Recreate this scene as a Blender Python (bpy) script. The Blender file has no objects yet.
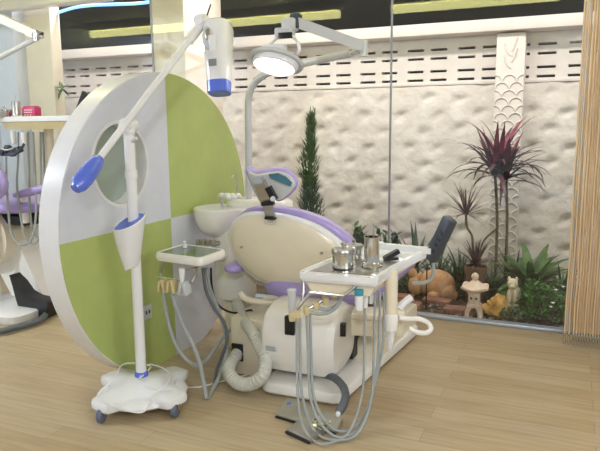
import bpy, bmesh, math, random
from mathutils import Vector, Matrix
random.seed(7)
SC = bpy.context.scene
COL = SC.collection
PI = math.pi

CAM_LOC = (0.0, 0.0, 1.4)
CAM_RIGHT = (0.917581, 0.397454, -0.008614)
CAM_UP = (-0.055747, 0.150095, 0.987099)
CAM_FWD = (-0.39362, 0.905263, -0.159881)

# ------------------------------------------------------------------ materials
def lin(c):
    return tuple(((v/255)/12.92 if v/255 <= .04045 else ((v/255+.055)/1.055)**2.4) for v in c)

def nodes_of(name):
    m = bpy.data.materials.new(name); m.use_nodes = True
    nt = m.node_tree; nt.nodes.clear()
    out = nt.nodes.new('ShaderNodeOutputMaterial')
    b = nt.nodes.new('ShaderNodeBsdfPrincipled')
    nt.links.new(b.outputs[0], out.inputs[0])
    return m, nt, b, out

def mat(name, c, rough=.4, metal=0, var=.06, scale=9, bump=0, bscale=60, coat=0, c2=None, stretch=(1,1,1), spec=.5):
    """plain procedural surface: colour broken up by noise, optional bump"""
    m, nt, b, out = nodes_of(name)
    N = nt.nodes.new; K = nt.links.new
    tc = N('ShaderNodeTexCoord'); mp = N('ShaderNodeMapping'); mp.inputs['Scale'].default_value = stretch
    K(tc.outputs['Object'], mp.inputs[0])
    nz = N('ShaderNodeTexNoise'); nz.inputs['Scale'].default_value = scale; nz.inputs['Detail'].default_value = 4
    K(mp.outputs[0], nz.inputs['Vector'])
    cr = N('ShaderNodeValToRGB')
    l = lin(c)
    if c2: a, d = l, lin(c2)
    else: a, d = tuple(v*(1-var) for v in l), tuple(min(1, v*(1+var)) for v in l)
    cr.color_ramp.elements[0].position = .35; cr.color_ramp.elements[1].position = .65
    cr.color_ramp.elements[0].color = (*a, 1); cr.color_ramp.elements[1].color = (*d, 1)
    K(nz.outputs[0], cr.inputs[0]); K(cr.outputs[0], b.inputs['Base Color'])
    b.inputs['Roughness'].default_value = rough; b.inputs['Metallic'].default_value = metal
    b.inputs['Coat Weight'].default_value = coat; b.inputs['Coat Roughness'].default_value = .1
    b.inputs['Specular IOR Level'].default_value = spec
    if bump:
        n2 = N('ShaderNodeTexNoise'); n2.inputs['Scale'].default_value = bscale; n2.inputs['Detail'].default_value = 5
        K(mp.outputs[0], n2.inputs['Vector'])
        bp = N('ShaderNodeBump'); bp.inputs['Strength'].default_value = bump; bp.inputs['Distance'].default_value = .02
        K(n2.outputs[0], bp.inputs['Height']); K(bp.outputs[0], b.inputs['Normal'])
    return m

def emit(name, c, s):
    m, nt, b, out = nodes_of(name)
    b.inputs['Base Color'].default_value = (*lin(c), 1)
    b.inputs['Emission Color'].default_value = (*lin(c), 1); b.inputs['Emission Strength'].default_value = s
    return m

M = {}
M['white'] = mat('white plastic', (232,232,232), .25, var=.02, coat=.3)
M['panelwhite'] = mat('white laminate', (214,217,226), .4, var=.02)
M['green'] = mat('lime laminate', (178,192,114), .4, var=.03)
M['cream'] = mat('cream plastic', (234,224,200), .28, var=.02, coat=.3)
M['ivory'] = mat('ivory plastic', (240,237,230), .28, var=.02, coat=.3)
M['tan'] = mat('tan plastic', (206,190,142), .4, var=.03)
M['purple'] = mat('lilac vinyl', (174,158,216), .32, var=.04, coat=.25)
M['blue'] = mat('blue plastic', (88,112,214), .25, var=.04, coat=.4)
M['grey'] = mat('grey plastic', (142,146,152), .45, var=.04)
M['wheel'] = mat('blue grey rubber', (98,106,124), .4, var=.05)
M['hose'] = mat('grey rubber hose', (158,164,162), .5, var=.05)
M['duct'] = mat('ribbed grey duct', (206,206,196), .5, var=.05)
M['dhose'] = mat('charcoal hose', (92,98,102), .5, var=.06)
M['black'] = mat('black plastic', (26,27,30), .35, var=.1)
M['screen'] = mat('dark screen', (20,22,26), .6, spec=.2)
M['char'] = mat('charcoal plastic', (58,66,76), .4, var=.06)
M['chrome'] = mat('chrome', (214,214,210), .12, 1, var=.02)
M['steel'] = mat('brushed steel', (186,184,176), .28, 1, var=.06, stretch=(1,1,12))
M['pedal'] = mat('worn steel', (176,172,162), .5, .8, var=.1)
M['dark'] = mat('hollow shade', (34,33,34), .8)  # shade inside hollows, put in as a near-black colour
M['teal'] = mat('teal plastic', (60,150,170), .4)
M['pink'] = mat('magenta card', (176,40,92), .5, var=.05)
M['maroon'] = mat('maroon plastic', (110,30,48), .4)
M['armgrey'] = mat('grey enamel', (198,200,200), .3, var=.03)
M['mirror'] = mat('teal tinted mirror', (96,140,152), .08, .8, var=.1, scale=20)
M['pillar'] = mat('painted pillar', (228,216,198), .6, var=.03, bump=.05)
M['palewall'] = mat('pale blue wall paint', (214,218,232), .6, var=.02)
M['ceil'] = mat('ceiling paint', (236,236,232), .7, var=.02)
M['beam'] = mat('painted concrete', (222,213,206), .65, var=.03, bump=.1, bscale=30)
M['stucco'] = mat('moulded stucco', (216,206,197), .7, c2=(229,220,211), scale=5, bump=.6, bscale=16)
M['night'] = mat('dark night backdrop', (22,17,15), .8, var=.2, scale=2)  # night darkness put into the colour of a backdrop
M['alu'] = mat('aluminium', (182,192,204), .35, .6, var=.04)
M['soil'] = mat('garden soil', (52,40,30), .9, c2=(92,74,56), scale=14, bump=.6, bscale=40)
M['paver'] = mat('red clay paver', (122,84,70), .8, c2=(150,110,94), scale=12, bump=.3)
M['pebble'] = mat('garden pebbles', (104,94,86), .8, c2=(150,138,126), scale=8)
M['clay'] = mat('terracotta', (190,140,100), .8, c2=(212,166,124), scale=8, bump=.3)
M['pot'] = mat('weathered clay pot', (96,72,56), .85, c2=(124,94,72), scale=10, bump=.2)
M['stone'] = mat('pinkish carved stone', (206,180,160), .85, c2=(228,206,188), scale=16, bump=.25)
M['sand'] = mat('pale carved stone', (190,176,148), .85, c2=(214,202,176), scale=16, bump=.3)
M['ochre'] = mat('ochre rock', (186,140,70), .85, c2=(216,176,104), scale=9, bump=.6, bscale=20)
M['leafdark'] = mat('dark conifer leaf', (34,62,38), .6, c2=(64,98,62), scale=30)
M['leaf'] = mat('green leaf', (34,70,30), .45, c2=(78,118,52), scale=9)
M['leafbright'] = mat('bright shrub leaf', (38,86,30), .5, c2=(80,136,52), scale=14)
M['leafgrey'] = mat('grey green leaf', (54,72,52), .5, c2=(92,112,80), scale=9)
M['leafred'] = mat('burgundy leaf', (86,26,44), .4, c2=(150,58,78), scale=7)
M['leafplum'] = mat('plum and green leaf', (58,44,46), .45, c2=(110,76,84), scale=9)
M['leafrim'] = mat('pale edged leaf', (98,112,78), .5, c2=(150,138,128), scale=14)
M['stem'] = mat('plant stem', (86,72,58), .8, c2=(112,98,80), scale=20)
M['petal'] = mat('white petal', (236,230,222), .6)
M['tube'] = emit('fluorescent tube', (255,250,170), 8)
M['reflection'] = emit('blue neon', (130,190,255), 1.6)  # glow that imitates a blue reflection, not a lamp
M['lens'] = emit('lamp lens', (255,252,246), 5.0)

def mat_floor():
    m, nt, b, out = nodes_of('maple plank floor')
    N = nt.nodes.new; K = nt.links.new
    tc = N('ShaderNodeTexCoord')
    br = N('ShaderNodeTexBrick'); br.offset = .37; br.offset_frequency = 2
    br.inputs['Scale'].default_value = 1; br.inputs['Brick Width'].default_value = 1.15; br.inputs['Row Height'].default_value = .125
    br.inputs['Mortar Size'].default_value = .0011; br.inputs['Mortar Smooth'].default_value = .3; br.inputs['Bias'].default_value = -.1
    br.inputs['Color1'].default_value = (*lin((184,166,134)), 1); br.inputs['Color2'].default_value = (*lin((172,150,115)), 1)
    br.inputs['Mortar'].default_value = (*lin((134,118,90)), 1)
    K(tc.outputs['Object'], br.inputs['Vector'])
    mp = N('ShaderNodeMapping'); mp.inputs['Scale'].default_value = (1.6, 22, 1); K(tc.outputs['Object'], mp.inputs[0])
    nz = N('ShaderNodeTexNoise'); nz.inputs['Scale'].default_value = 2.2; nz.inputs['Detail'].default_value = 6; K(mp.outputs[0], nz.inputs['Vector'])
    cr = N('ShaderNodeValToRGB'); cr.color_ramp.elements[0].color = (.87,.86,.84,1); cr.color_ramp.elements[1].color = (1.08,1.08,1.08,1)
    cr.color_ramp.elements[0].position = .3; cr.color_ramp.elements[1].position = .7
    K(nz.outputs[0], cr.inputs[0])
    mx = N('ShaderNodeMix'); mx.data_type = 'RGBA'; mx.blend_type = 'MULTIPLY'; mx.inputs[0].default_value = 1
    K(br.outputs['Color'], mx.inputs[6]); K(cr.outputs[0], mx.inputs[7]); K(mx.outputs[2], b.inputs['Base Color'])
    b.inputs['Roughness'].default_value = .38; b.inputs['Specular IOR Level'].default_value = .4
    return m
M['floor'] = mat_floor()

def mat_glass(name, tint, k=1.0, rough=.0):
    m, nt, b, out = nodes_of(name)
    nt.nodes.remove(b); N = nt.nodes.new; K = nt.links.new
    tr = N('ShaderNodeBsdfTransparent'); tr.inputs[0].default_value = (*tint, 1)
    gl = N('ShaderNodeBsdfGlossy'); gl.inputs['Roughness'].default_value = rough
    lw = N('ShaderNodeLayerWeight'); lw.inputs[0].default_value = .5          # Schlick reflectance
    pw = N('ShaderNodeMath'); pw.operation = 'POWER'; pw.inputs[1].default_value = 5
    ma = N('ShaderNodeMath'); ma.operation = 'MULTIPLY_ADD'; ma.inputs[1].default_value = .96*k; ma.inputs[2].default_value = .04*k
    mx = N('ShaderNodeMixShader')
    K(lw.outputs['Facing'], pw.inputs[0]); K(pw.outputs[0], ma.inputs[0])
    K(ma.outputs[0], mx.inputs[0]); K(tr.outputs[0], mx.inputs[1]); K(gl.outputs[0], mx.inputs[2])
    K(mx.outputs[0], out.inputs[0])
    return m
M['glass'] = mat_glass('clear glass', (.97,.985,.97), 1.1)
M['trayglass'] = mat('tray glass', (120,136,122), .06, .3, var=.1)

def mat_frost():
    m, nt, b, out = nodes_of('frosted glass')
    N = nt.nodes.new; K = nt.links.new
    b.inputs['Base Color'].default_value = (*lin((176,188,176)), 1); b.inputs['Roughness'].default_value = .18
    tr = N('ShaderNodeBsdfTransparent'); tr.inputs[0].default_value = (.8,.86,.8,1)
    mx = N('ShaderNodeMixShader'); mx.inputs[0].default_value = .8
    K(tr.outputs[0], mx.inputs[1]); K(b.outputs[0], mx.inputs[2]); K(mx.outputs[0], out.inputs[0])
    return m
M['frost'] = mat_frost()

def mat_strand():
    m, nt, b, out = nodes_of('bamboo strand')
    N = nt.nodes.new; K = nt.links.new
    tc = N('ShaderNodeTexCoord'); oi = N('ShaderNodeObjectInfo')
    nz = N('ShaderNodeTexNoise'); nz.inputs['Scale'].default_value = 3; K(tc.outputs['Object'], nz.inputs['Vector'])
    ad = N('ShaderNodeMath'); ad.operation = 'ADD'; K(oi.outputs['Random'], ad.inputs[0]); K(nz.outputs[0], ad.inputs[1])
    cr = N('ShaderNodeValToRGB'); cr.color_ramp.elements[0].color = (*lin((202,174,136)),1); cr.color_ramp.elements[1].color = (*lin((226,200,162)),1)
    cr.color_ramp.elements[0].position = .4; cr.color_ramp.elements[1].position = 1.3 if False else 1.0
    K(ad.outputs[0], cr.inputs[0]); K(cr.outputs[0], b.inputs['Base Color']); b.inputs['Roughness'].default_value = .5
    return m
M['strand'] = mat_strand()

# ------------------------------------------------------------------ mesh helpers
def catmull(pts, n=6, closed=False):
    P = [Vector(p) for p in pts]; out = []
    N = len(P)
    for i in range(N if closed else N-1):
        if closed: a, b, c, d = P[(i-1)%N], P[i], P[(i+1)%N], P[(i+2)%N]
        else: a, b, c, d = P[max(i-1,0)], P[i], P[i+1], P[min(i+2,N-1)]
        for k in range(n):
            t = k/n
            out.append(.5*((2*b)+(c-a)*t+(2*a-5*b+4*c-d)*t*t+(3*b-a-3*c+d)*t**3))
    if not closed: out.append(P[-1])
    return out

class MB:
    def __init__(s): s.bm = bmesh.new()
    def ring(s, pts): return [s.bm.verts.new(p) for p in pts]
    def skin(s, A_, B_, closed=True):
        n = len(A_)
        for i in range(n if closed else n-1):
            j = (i+1) % n
            try: s.bm.faces.new((A_[i], A_[j], B_[j], B_[i]))
            except ValueError: pass
    def loft(s, rings, cap=True, loop=False):
        R = [s.ring(r) for r in rings]
        for a, b in zip(R, R[1:]): s.skin(a, b)
        if loop: s.skin(R[-1], R[0])
        elif cap:
            s.bm.faces.new(R[0][::-1]); s.bm.faces.new(R[-1])
        return s
    def box(s, c, d, rot=None, bev=0, seg=2):
        t = bmesh.new(); bmesh.ops.create_cube(t, size=1)
        for v in t.verts: v.co = Vector((v.co.x*d[0], v.co.y*d[1], v.co.z*d[2]))
        if bev: bmesh.ops.bevel(t, geom=list(t.edges), offset=bev, segments=seg, affect='EDGES', profile=.5)
        R = rot if rot is not None else Matrix.Identity(3)
        mp = {}
        for v in t.verts: mp[v] = s.bm.verts.new(R @ v.co + Vector(c))
        for f in t.faces: s.bm.faces.new([mp[v] for v in f.verts])
        t.free(); return s
    def frame(s, a, b):
        d = (Vector(b)-Vector(a)).normalized()
        u = d.cross(Vector((0,0,1)))
        if u.length < 1e-4: u = Vector((1,0,0))
        u.normalize(); return d, u, d.cross(u)
    def cyl(s, a, b, r0, r1=None, n=18):
        r1 = r0 if r1 is None else r1
        d, u, w = s.frame(a, b); rs = []
        for p, r in ((a, r0), (b, r1)):
            rs.append([Vector(p)+u*math.cos(2*PI*i/n)*r+w*math.sin(2*PI*i/n)*r for i in range(n)])
        return s.loft(rs)
    def tube(s, pts, r, n=8, sub=5, closed=False, rib=0, smooth=True):
        P = catmull(pts, sub, closed) if smooth else [Vector(p) for p in pts]
        N = len(P); rings = []; u = None
        for i, p in enumerate(P):
            t = (P[(i+1)%N]-P[i-1]) if closed else (P[min(i+1,N-1)]-P[max(i-1,0)])
            t.normalize()
            if u is None:
                u = t.cross(Vector((0,0,1)))
                if u.length < 1e-3: u = t.cross(Vector((1,0,0)))
            u = (u - t*u.dot(t)).normalized(); w = t.cross(u)
            rr = r[min(int(i*len(r)/N), len(r)-1)] if isinstance(r, (list, tuple)) else r
            if rib: rr = rr*(1+rib*(1 if i % 2 else -1))
            rings.append([p+u*math.cos(2*PI*k/n)*rr+w*math.sin(2*PI*k/n)*rr for k in range(n)])
        return s.loft(rings, loop=closed)
    def lathe(s, prof, o, n=32, axis=None, capt=True):
        """prof: (r, h) along axis from o"""
        o = Vector(o)
        ax = Vector(axis or (0,0,1)).normalized()
        u = ax.orthogonal().normalized(); w = ax.cross(u)
        rs = [[o+ax*h+u*math.cos(2*PI*i/n)*max(r,1e-4)+w*math.sin(2*PI*i/n)*max(r,1e-4) for i in range(n)] for r, h in prof]
        return s.loft(rs, cap=capt)
    def ell(s, c, r, rot=None, n=20, m=12, p=1.0, fn=None):
        R = rot if rot is not None else Matrix.Identity(3)
        rings = []
        for j in range(m+1):
            th = -PI/2+PI*j/m; th = max(min(th, PI/2-.02), -PI/2+.02)
            ring = []
            for i in range(n):
                ph = 2*PI*i/n
                def sp(v): return math.copysign(abs(v)**p, v)
                q = Vector((sp(math.cos(th))*sp(math.cos(ph))*r[0], sp(math.cos(th))*sp(math.sin(ph))*r[1], sp(math.sin(th))*r[2]))
                if fn: q = fn(q)
                ring.append(R @ q+Vector(c))
            rings.append(ring)
        return s.loft(rings)
    def prism(s, poly, off, holes=()):
        """3D outline (with holes) thickened along off"""
        t = bmesh.new(); loops = [poly]+list(holes); edges = []
        for lp in loops:
            vs = [t.verts.new(p) for p in lp]
            for i in range(len(vs)): edges.append(t.edges.new((vs[i], vs[(i+1)%len(vs)])))
        bmesh.ops.triangle_fill(t, edges=edges, use_beauty=True, use_dissolve=False)
        off = Vector(off); lo, hi = {}, {}
        for v in t.verts: lo[v] = s.bm.verts.new(v.co); hi[v] = s.bm.verts.new(v.co+off)
        for f in t.faces:
            s.bm.faces.new([lo[v] for v in f.verts]); s.bm.faces.new([hi[v] for v in f.verts][::-1])
        for e in t.edges:
            if len(e.link_faces) == 1:
                a, b = e.verts
                s.bm.faces.new((lo[a], lo[b], hi[b], hi[a]))
        t.free(); return s
    def leaf(s, base, az, el, length, width, droop=.8, seg=6, fold=.25, tip=1.0):
        p = Vector(base); e = el; L_ = []; R_ = []; C_ = []
        side = Vector((-math.sin(az), math.cos(az), 0))
        for i in range(seg+1):
            t = i/seg
            w = width*.5*(math.sin(PI*min(1, (.12+.88*t)**.75))**tip) if i < seg else .0006
            d = Vector((math.cos(e)*math.cos(az), math.cos(e)*math.sin(az), math.sin(e)))
            nrm = side.cross(d)
            L_.append(s.bm.verts.new(p+side*w-nrm*w*fold)); R_.append(s.bm.verts.new(p-side*w-nrm*w*fold)); C_.append(s.bm.verts.new(p))
            p = p+d*length/seg; e -= droop/seg*(.4+1.2*t)
        for i in range(seg):
            s.bm.faces.new((L_[i], C_[i], C_[i+1], L_[i+1])); s.bm.faces.new((C_[i], R_[i], R_[i+1], C_[i+1]))
        return s
    def build(s, name, m, parent=None, ang=38, label=None):
        bmesh.ops.recalc_face_normals(s.bm, faces=list(s.bm.faces))
        if parent is not None: o0 = ORG[parent.name]
        else:
            xs = [v.co.x for v in s.bm.verts]; ys = [v.co.y for v in s.bm.verts]; zs = [v.co.z for v in s.bm.verts]
            o0 = Vector(((min(xs)+max(xs))/2, (min(ys)+max(ys))/2, min(zs)))
        for v in s.bm.verts: v.co -= o0
        me = bpy.data.meshes.new(name); s.bm.to_mesh(me); s.bm.free()
        me.materials.append(M[m] if isinstance(m, str) else m)
        for p in me.polygons: p.use_smooth = True
        me.set_sharp_from_angle(angle=math.radians(ang))
        o = bpy.data.objects.new(name, me); COL.objects.link(o)
        if parent is not None: o.parent = parent
        else: o.location = o0
        ORG[o.name] = o0
        if label: o['label'] = label
        return o
ORG = {}

def thing(name, loc, label, cat, group=None):
    o = bpy.data.objects.new(name, None); COL.objects.link(o); o.location = loc; o.empty_display_size = .1
    ORG[o.name] = Vector(loc); o['label'] = label; o['category'] = cat
    if group: o['group'] = group
    return o
def tag(o, label, cat, group=None, kind=None):
    o['label'] = label; o['category'] = cat
    if group: o['group'] = group
    if kind: o['kind'] = kind
    return o
def struct(o): o['kind'] = 'structure'; return o
def rotz(a): return Matrix.Rotation(a, 3, 'Z')
def lerp(a, b, t): return Vector(a)*(1-t)+Vector(b)*t

# ================================================================== THE SETTING
GLY = 4.40                                                # the glass front
struct(MB().box((-1.7,1.2,-.05), (8.4,6.52,.1)).build('floor', 'floor'))
struct(MB().box((-1.7,1.2,2.6), (8.4,6.52,.1)).build('ceiling', 'ceil'))
struct(MB().box((-5.2,1.2,1.275), (.16,6.5,2.55)).build('wall_left', 'palewall'))
struct(MB().box((-4.985,4.53,1.27), (.27,.14,2.54)).build('trim_corner', 'palewall'))
struct(MB().box((-1.9,GLY,.012), (7.6,.07,.024), bev=.006).build('trim_sill', 'alu'))
struct(MB().box((-4.3,4.27,2.485), (1.5,.14,.11), bev=.01).build('trim_pelmet', 'white'))
# glass front in panes, joints between them
w = None
edges = [-5.1, -3.235, -1.198, .9, 1.9]
for i in range(4):
    wn = struct(MB().box(((edges[i]+edges[i+1])/2, GLY, 1.285), (edges[i+1]-edges[i]-.006, .012, 2.52)).build('window_%d' % (i+1), 'glass'))
for i, x in enumerate(edges[1:3]):
    struct(MB().box((x, GLY, 1.285), (.012, .016, 2.52)).build('trim_%d' % (i+1), 'grey'))
struct(MB().box((.055, GLY+.0, 1.285), (.05,.04,2.52)).build('trim_frame', 'alu'))
# pillars behind the glass
struct(MB().box([-4.7059999999999995, 4.66, 1.3], (.36,.13,2.6), bev=.01).build('trim_pillar', 'pillar'))
struct(MB().box((-3.184,4.86,1.5), (.33,.62,3.0), bev=.012).build('trim_column', 'pillar'))
# garden
struct(MB().box((-2.3,5.25,-.06), (8.6,1.62,.1)).build('ground', 'soil'))

def wall_stucco():
    m = MB(); x0, x1, z0, z1 = -6.5, 1.9, -.02, 1.76; st = .022
    nx = int((x1-x0)/st); nz = int((z1-z0)/st); G = []
    W, H = .36, .30
    rnd = random.Random(3); jit = {}
    def J(k):
        if k not in jit: jit[k] = (rnd.uniform(-.05,.05), rnd.uniform(-.03,.03), rnd.uniform(.7,1.2))
        return jit[k]
    for j in range(nz+1):
        row = []
        for i in range(nx+1):
            x = x0+st*i; z = z0+st*j; h = 0
            r0 = round(z/(H/2))
            for rr in (r0-1, r0, r0+1):
                sh = W/2 if rr % 2 else 0
                c0 = round((x-sh)/W)
                for cc in (c0-1, c0, c0+1):
                    a, b, g = J((rr, cc))
                    dx = x-(cc*W+sh+a); dz = z-(rr*H/2+b)
                    # scooped dent: sharp upper lip, long lower slope
                    dz2 = dz/.022 if dz > 0 else dz/.055
                    h -= g*.028*math.exp(-((dx-dz*.6)/.046)**2-dz2**2)
                    h += g*.008*math.exp(-((dx)/.09)**2-((dz-.075)/.05)**2)
            h += .002*math.sin(23*x+9*math.sin(7*z))*math.sin(31*z+5*math.sin(5*x))
            row.append(m.bm.verts.new((x, 5.80-h-.02, z)))
        G.append(row)
    for j in range(nz):
        for i in range(nx): m.bm.faces.new((G[j][i], G[j][i+1], G[j+1][i+1], G[j+1][i]))
    return struct(m.build('wall_garden', 'stucco', ang=180))
wall_stucco()

def wall_slots():
    """ventilation-block band: every slot is a real recess"""
    x0, x1 = -6.5, 1.9; zb, zt = 1.75, 2.17; y = 5.80
    rows = [1.795, 1.872, 1.985, 2.062]; hh = .0115
    xs = [x0]; slots = []
    x = x0+.06
    k = 0
    while x < x1-.25:
        slots.append((x, x+.148)); x += .148+(.062 if k % 2 == 0 else .098); k += 1
    for a, b in slots: xs += [a, b]
    xs.append(x1)
    zs = [zb]
    for r in rows: zs += [r-hh, r+hh]
    zs.append(zt)
    m = MB(); d = MB(); V_ = {}
    def vv(X, Z, Y=y):
        k = (round(X,4), round(Y,4), round(Z,4))
        if k not in V_: V_[k] = m.bm.verts.new((X, Y, Z))
        return V_[k]
    for i in range(len(xs)-1):
        for j in range(len(zs)-1):
            a, b, c, e = xs[i], xs[i+1], zs[j], zs[j+1]
            if i % 2 == 1 and j % 2 == 1:
                D = y+.10
                for q in (((a,c),(b,c)), ((b,c),(b,e)), ((b,e),(a,e)), ((a,e),(a,c))):
                    (p1, q1), (p2, q2) = q
                    m.bm.faces.new((vv(p1,q1), vv(p2,q2), vv(p2,q2,D), vv(p1,q1,D)))
            else: m.bm.faces.new((vv(a,c), vv(b,c), vv(b,e), vv(a,e)))
    struct(m.build('wall_vents', 'beam', ang=20))
    struct(MB().box((-2.3,5.93,1.96), (8.4,.05,.46)).build('wall_slot_shade', 'dark'))  # dark-coloured sheet gives the slots their shade
wall_slots()
struct(MB().box((-2.3,5.73,2.213), (8.5,.30,.100), bev=.008).build('trim_beam', 'beam'))
struct(MB().box((-2.3,5.795,1.758), (8.5,.05,.03), bev=.006).build('trim_ledge', 'beam'))
struct(MB().box((-2.3,7.6,2.0), (12,.1,4.2)).build('wall_night', 'night'))  # added dark sheet, stands for the night beyond the garden
def scale_column():
    m = MB(); xc = -0.5085; wdt = .235
    m.box((xc, 5.75, 1.075), (wdt,.2,2.15), bev=.01)
    r = wdt/4
    for j in range(26):
        z = .1+j*.064
        if z > 1.72: break
        n = 2 if j % 2 == 0 else 3
        for i in range(n):
            cx = xc+(i-(n-1)/2)*wdt/2
            pts = []
            for k in range(9):
                a = PI+PI*k/8
                X = cx+math.cos(a)*r*.98
                if abs(X-xc) <= wdt/2+.002: pts.append((X, 5.648, z+.05+math.sin(a)*.056*-1))
            if len(pts) > 2: m.tube(pts, .008, 5, 2)
    for s_, dz in ((-1,0), (1,.05), (-1,.1), (1,.14)):                # moulded leaves near the top
        m.tube([(xc+.01, 5.648, 1.86+dz), (xc+s_*.03, 5.646, 1.9+dz), (xc+s_*.05, 5.648, 1.97+dz)], .009, 5, 3)
    return struct(m.build('trim_scales', 'beam'))
scale_column()

# ================================================================== ROUND PARTITION
PX = -2.17; CY = 3.055; CZ = .857; RT = .85; RB = .91
def disc_pt(a, k=1.0, dx=0):
    y = CY+math.cos(a)*(.925 if math.cos(a) > 0 else .89)*k; s_ = math.sin(a); z = CZ+s_*(RT if s_ > 0 else RB)*k
    return Vector((PX+dx, y, max(z, .001)))
PY, PZ, PR = 2.635, 1.205, .232
def port(r, x, n=40): return [Vector((x, PY+math.cos(2*PI*i/n)*r, PZ+math.sin(2*PI*i/n)*r)) for i in range(n)]
disc = thing('round_partition', (PX-.06, CY, 0), 'large round white and lime green partition with a porthole standing on the floor', 'partition')
NN = 96
MB().prism([disc_pt(2*PI*i/NN, 1, -.125) for i in range(NN)], (.12,0,0), [port(PR, PX-.125)]).build('core', 'white', disc, 30)
def sector(a0, a1, hole=False):
    pts = [Vector((PX-.005, CY, CZ))]
    n = 24
    for i in range(n+1):
        pts.append(disc_pt(a0+(a1-a0)*i/n, .996, -.005))
    return MB().prism(pts, (.006,0,0), [port(PR+.0, PX-.005)] if hole else [])
sector(PI/2, PI, True).build('quadrant', 'panelwhite', disc, 30, 'white quadrant with the porthole')
sector(0, PI/2).build('quadrant', 'green', disc, 30, 'lime green upper quadrant')
sector(PI, 1.5*PI).build('quadrant', 'green', disc, 30, 'lime green lower quadrant')
sector(1.5*PI, 2*PI).build('quadrant', 'panelwhite', disc, 30, 'white lower quadrant')
m = MB(); m.loft([port(PR+.0, PX-.12), port(PR, PX+.004), port(PR-.02, PX+.004), port(PR-.02, PX-.12)], loop=True)
m.build('porthole_ring', 'white', disc)
MB().prism(port(PR-.021, PX-.10), (.008,0,0)).build('porthole_pane', 'frost', disc)
pc = (-2.162, 2.776, 0.357)
sk = MB().box(pc, (.012,.075,.085), bev=.003).build('wall_socket', 'armgrey', disc, label='small grey power socket')
m = MB()
for dy in (-.014, .014): m.box((pc[0]+.006, pc[1]+dy, pc[2]), (.004,.008,.02))
m.build('socket_holes', 'black', sk)

# ================================================================== WHITENING LAMP STAND
SX, SY = -1.945, 2.43
st = thing('whitening_lamp', (SX,SY,0), 'white tooth whitening lamp on a wheeled pole stand with blue ends', 'lamp')
def star(scale, z, mix=0, tipw=.34, R=.272, w0=.165, n=96):
    out = []
    for i in range(n):
        th = 2*PI*i/n
        d = (th-math.radians(-13)) % (PI/2)
        d = min(d, PI/2-d)                                   # angle from the nearest tip
        if d < .21: r = R/math.cos(d)
        else:
            t = (d-.21)/(PI/4-.21); r = w0+(R/math.cos(.21)-w0)*(1-t)**2.4
        r = r*scale*(1-mix)+.21*scale*mix
        out.append((SX+math.cos(th)*r, SY+math.sin(th)*r, z(r) if callable(z) else z))
    return out
bs = MB().loft([star(.9,.055), star(.97,.052), star(1,.062), star(1,.088), star(.975,.098), star(.86,.103,.2), star(.62,.116,.7), star(.42,.128,1), star(.2,.137,1)]).build('base', 'white', st)
MB().ell((SX,SY,.060), (.228,.228,.034)).build('hub', 'white', bs)
for k in range(4):
    a = math.radians(-13+90*k); cx, cy = SX+math.cos(a)*.245, SY+math.sin(a)*.245
    m = MB(); m.cyl((cx,cy,.055), (cx,cy,.045), .012); ox, oy = cx+.01, cy-.018
    m.box((ox+.017,oy+.006,.05), (.004,.016,.03)); m.box((ox-.017,oy+.006,.05), (.004,.016,.03))
    cs = m.build('caster', 'chrome', st)
    m = MB(); m.lathe([(.012,-.013),(.032,-.013),(.036,-.008),(.036,.008),(.032,.013),(.012,.013)], (ox,oy,.036), 20, (1,.25,0)); m.build('wheel', 'wheel', cs)
    ORG[cs.name] = ORG[st.name]
px, py = -1.957, 2.443
MB().cyl((px,py,.135), (px,py,1.38), .0265, n=24).build('pole', 'white', st)
MB().lathe([(.031,.136),(.034,.14),(.034,.152),(.029,.162)], (px,py,0)).build('pole_collar', 'blue', st, label='blue collar where the pole meets the base')
m = MB(); m.lathe([(.0275,1.15),(.030,1.152),(.030,1.19),(.0275,1.192)], (px,py,0)); m.build('height_clamp', 'white', st)
MB().cyl((px+.028,py-.01,1.33), (px+.06,py-.02,1.345), .008).build('clamp_knob', 'armgrey', st)
# holder cup
def cupring(z, w_, d_, sh=0):
    out = []
    for i in range(28):
        a = 2*PI*i/28; c, s_ = math.cos(a), math.sin(a)
        r = (abs(c)**2.4+abs(s_)**2.4)**(-1/2.4)
        out.append((px-.004+c*r*w_, py-.028+s_*r*d_+sh, z+.014*c+.034*s_*(z > .8)))
    return out
ct = .94
cup = MB().loft([cupring(ct-.235,.030,.034), cupring(ct-.17,.045,.052), cupring(ct-.06,.068,.068), cupring(ct,.079,.078), cupring(ct+.006,.075,.074), cupring(ct-.01,.069,.068)]).build('holder_cup', 'white', st)
MB().loft([cupring(ct-.002,.068,.067), cupring(ct-.0035,.062,.061), cupring(ct-.02,.03,.03)]).build('cup_lining', 'blue', cup, label='blue lining of the cup')
# boom and joints
B0 = (-1.972, 2.08, 1.129); B1 = (-1.972, 2.235, 1.251); B2 = (-1.962, 2.44, 1.426); B3 = (-1.78, 2.86, 1.93)
m = MB(); m.cyl(B1, B3, .0165, n=20); m.cyl(lerp(B2,B3,.80), lerp(B2,B3,.985), .026, n=20); m.build('boom', 'white', st)
ax = (Vector(B1)-Vector(B0)).normalized(); ll = (Vector(B1)-Vector(B0)).length
MB().lathe([(.005,0),(.024,.006),(.037,.03),(.042,.075),(.041,.12),(.034,ll-.02),(.028,ll+.005),(.019,ll+.015)], B0, 24, tuple(ax)).build('counterweight', 'blue', st, label='blue teardrop counterweight')
m = MB(); m.cyl((px,py-.035,1.405), (px,py+.035,1.405), .034, n=24); m.ell((px,py,1.38), (.032,.03,.04)); m.build('pivot', 'white', st)
J = Vector(B3)
m = MB(); m.ell(J, (.042,.042,.042)); m.cyl(J+Vector((0,-.03,.005)), J+Vector((0,-.05,.005)), .026); m.build('head_joint', 'white', st)
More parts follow.
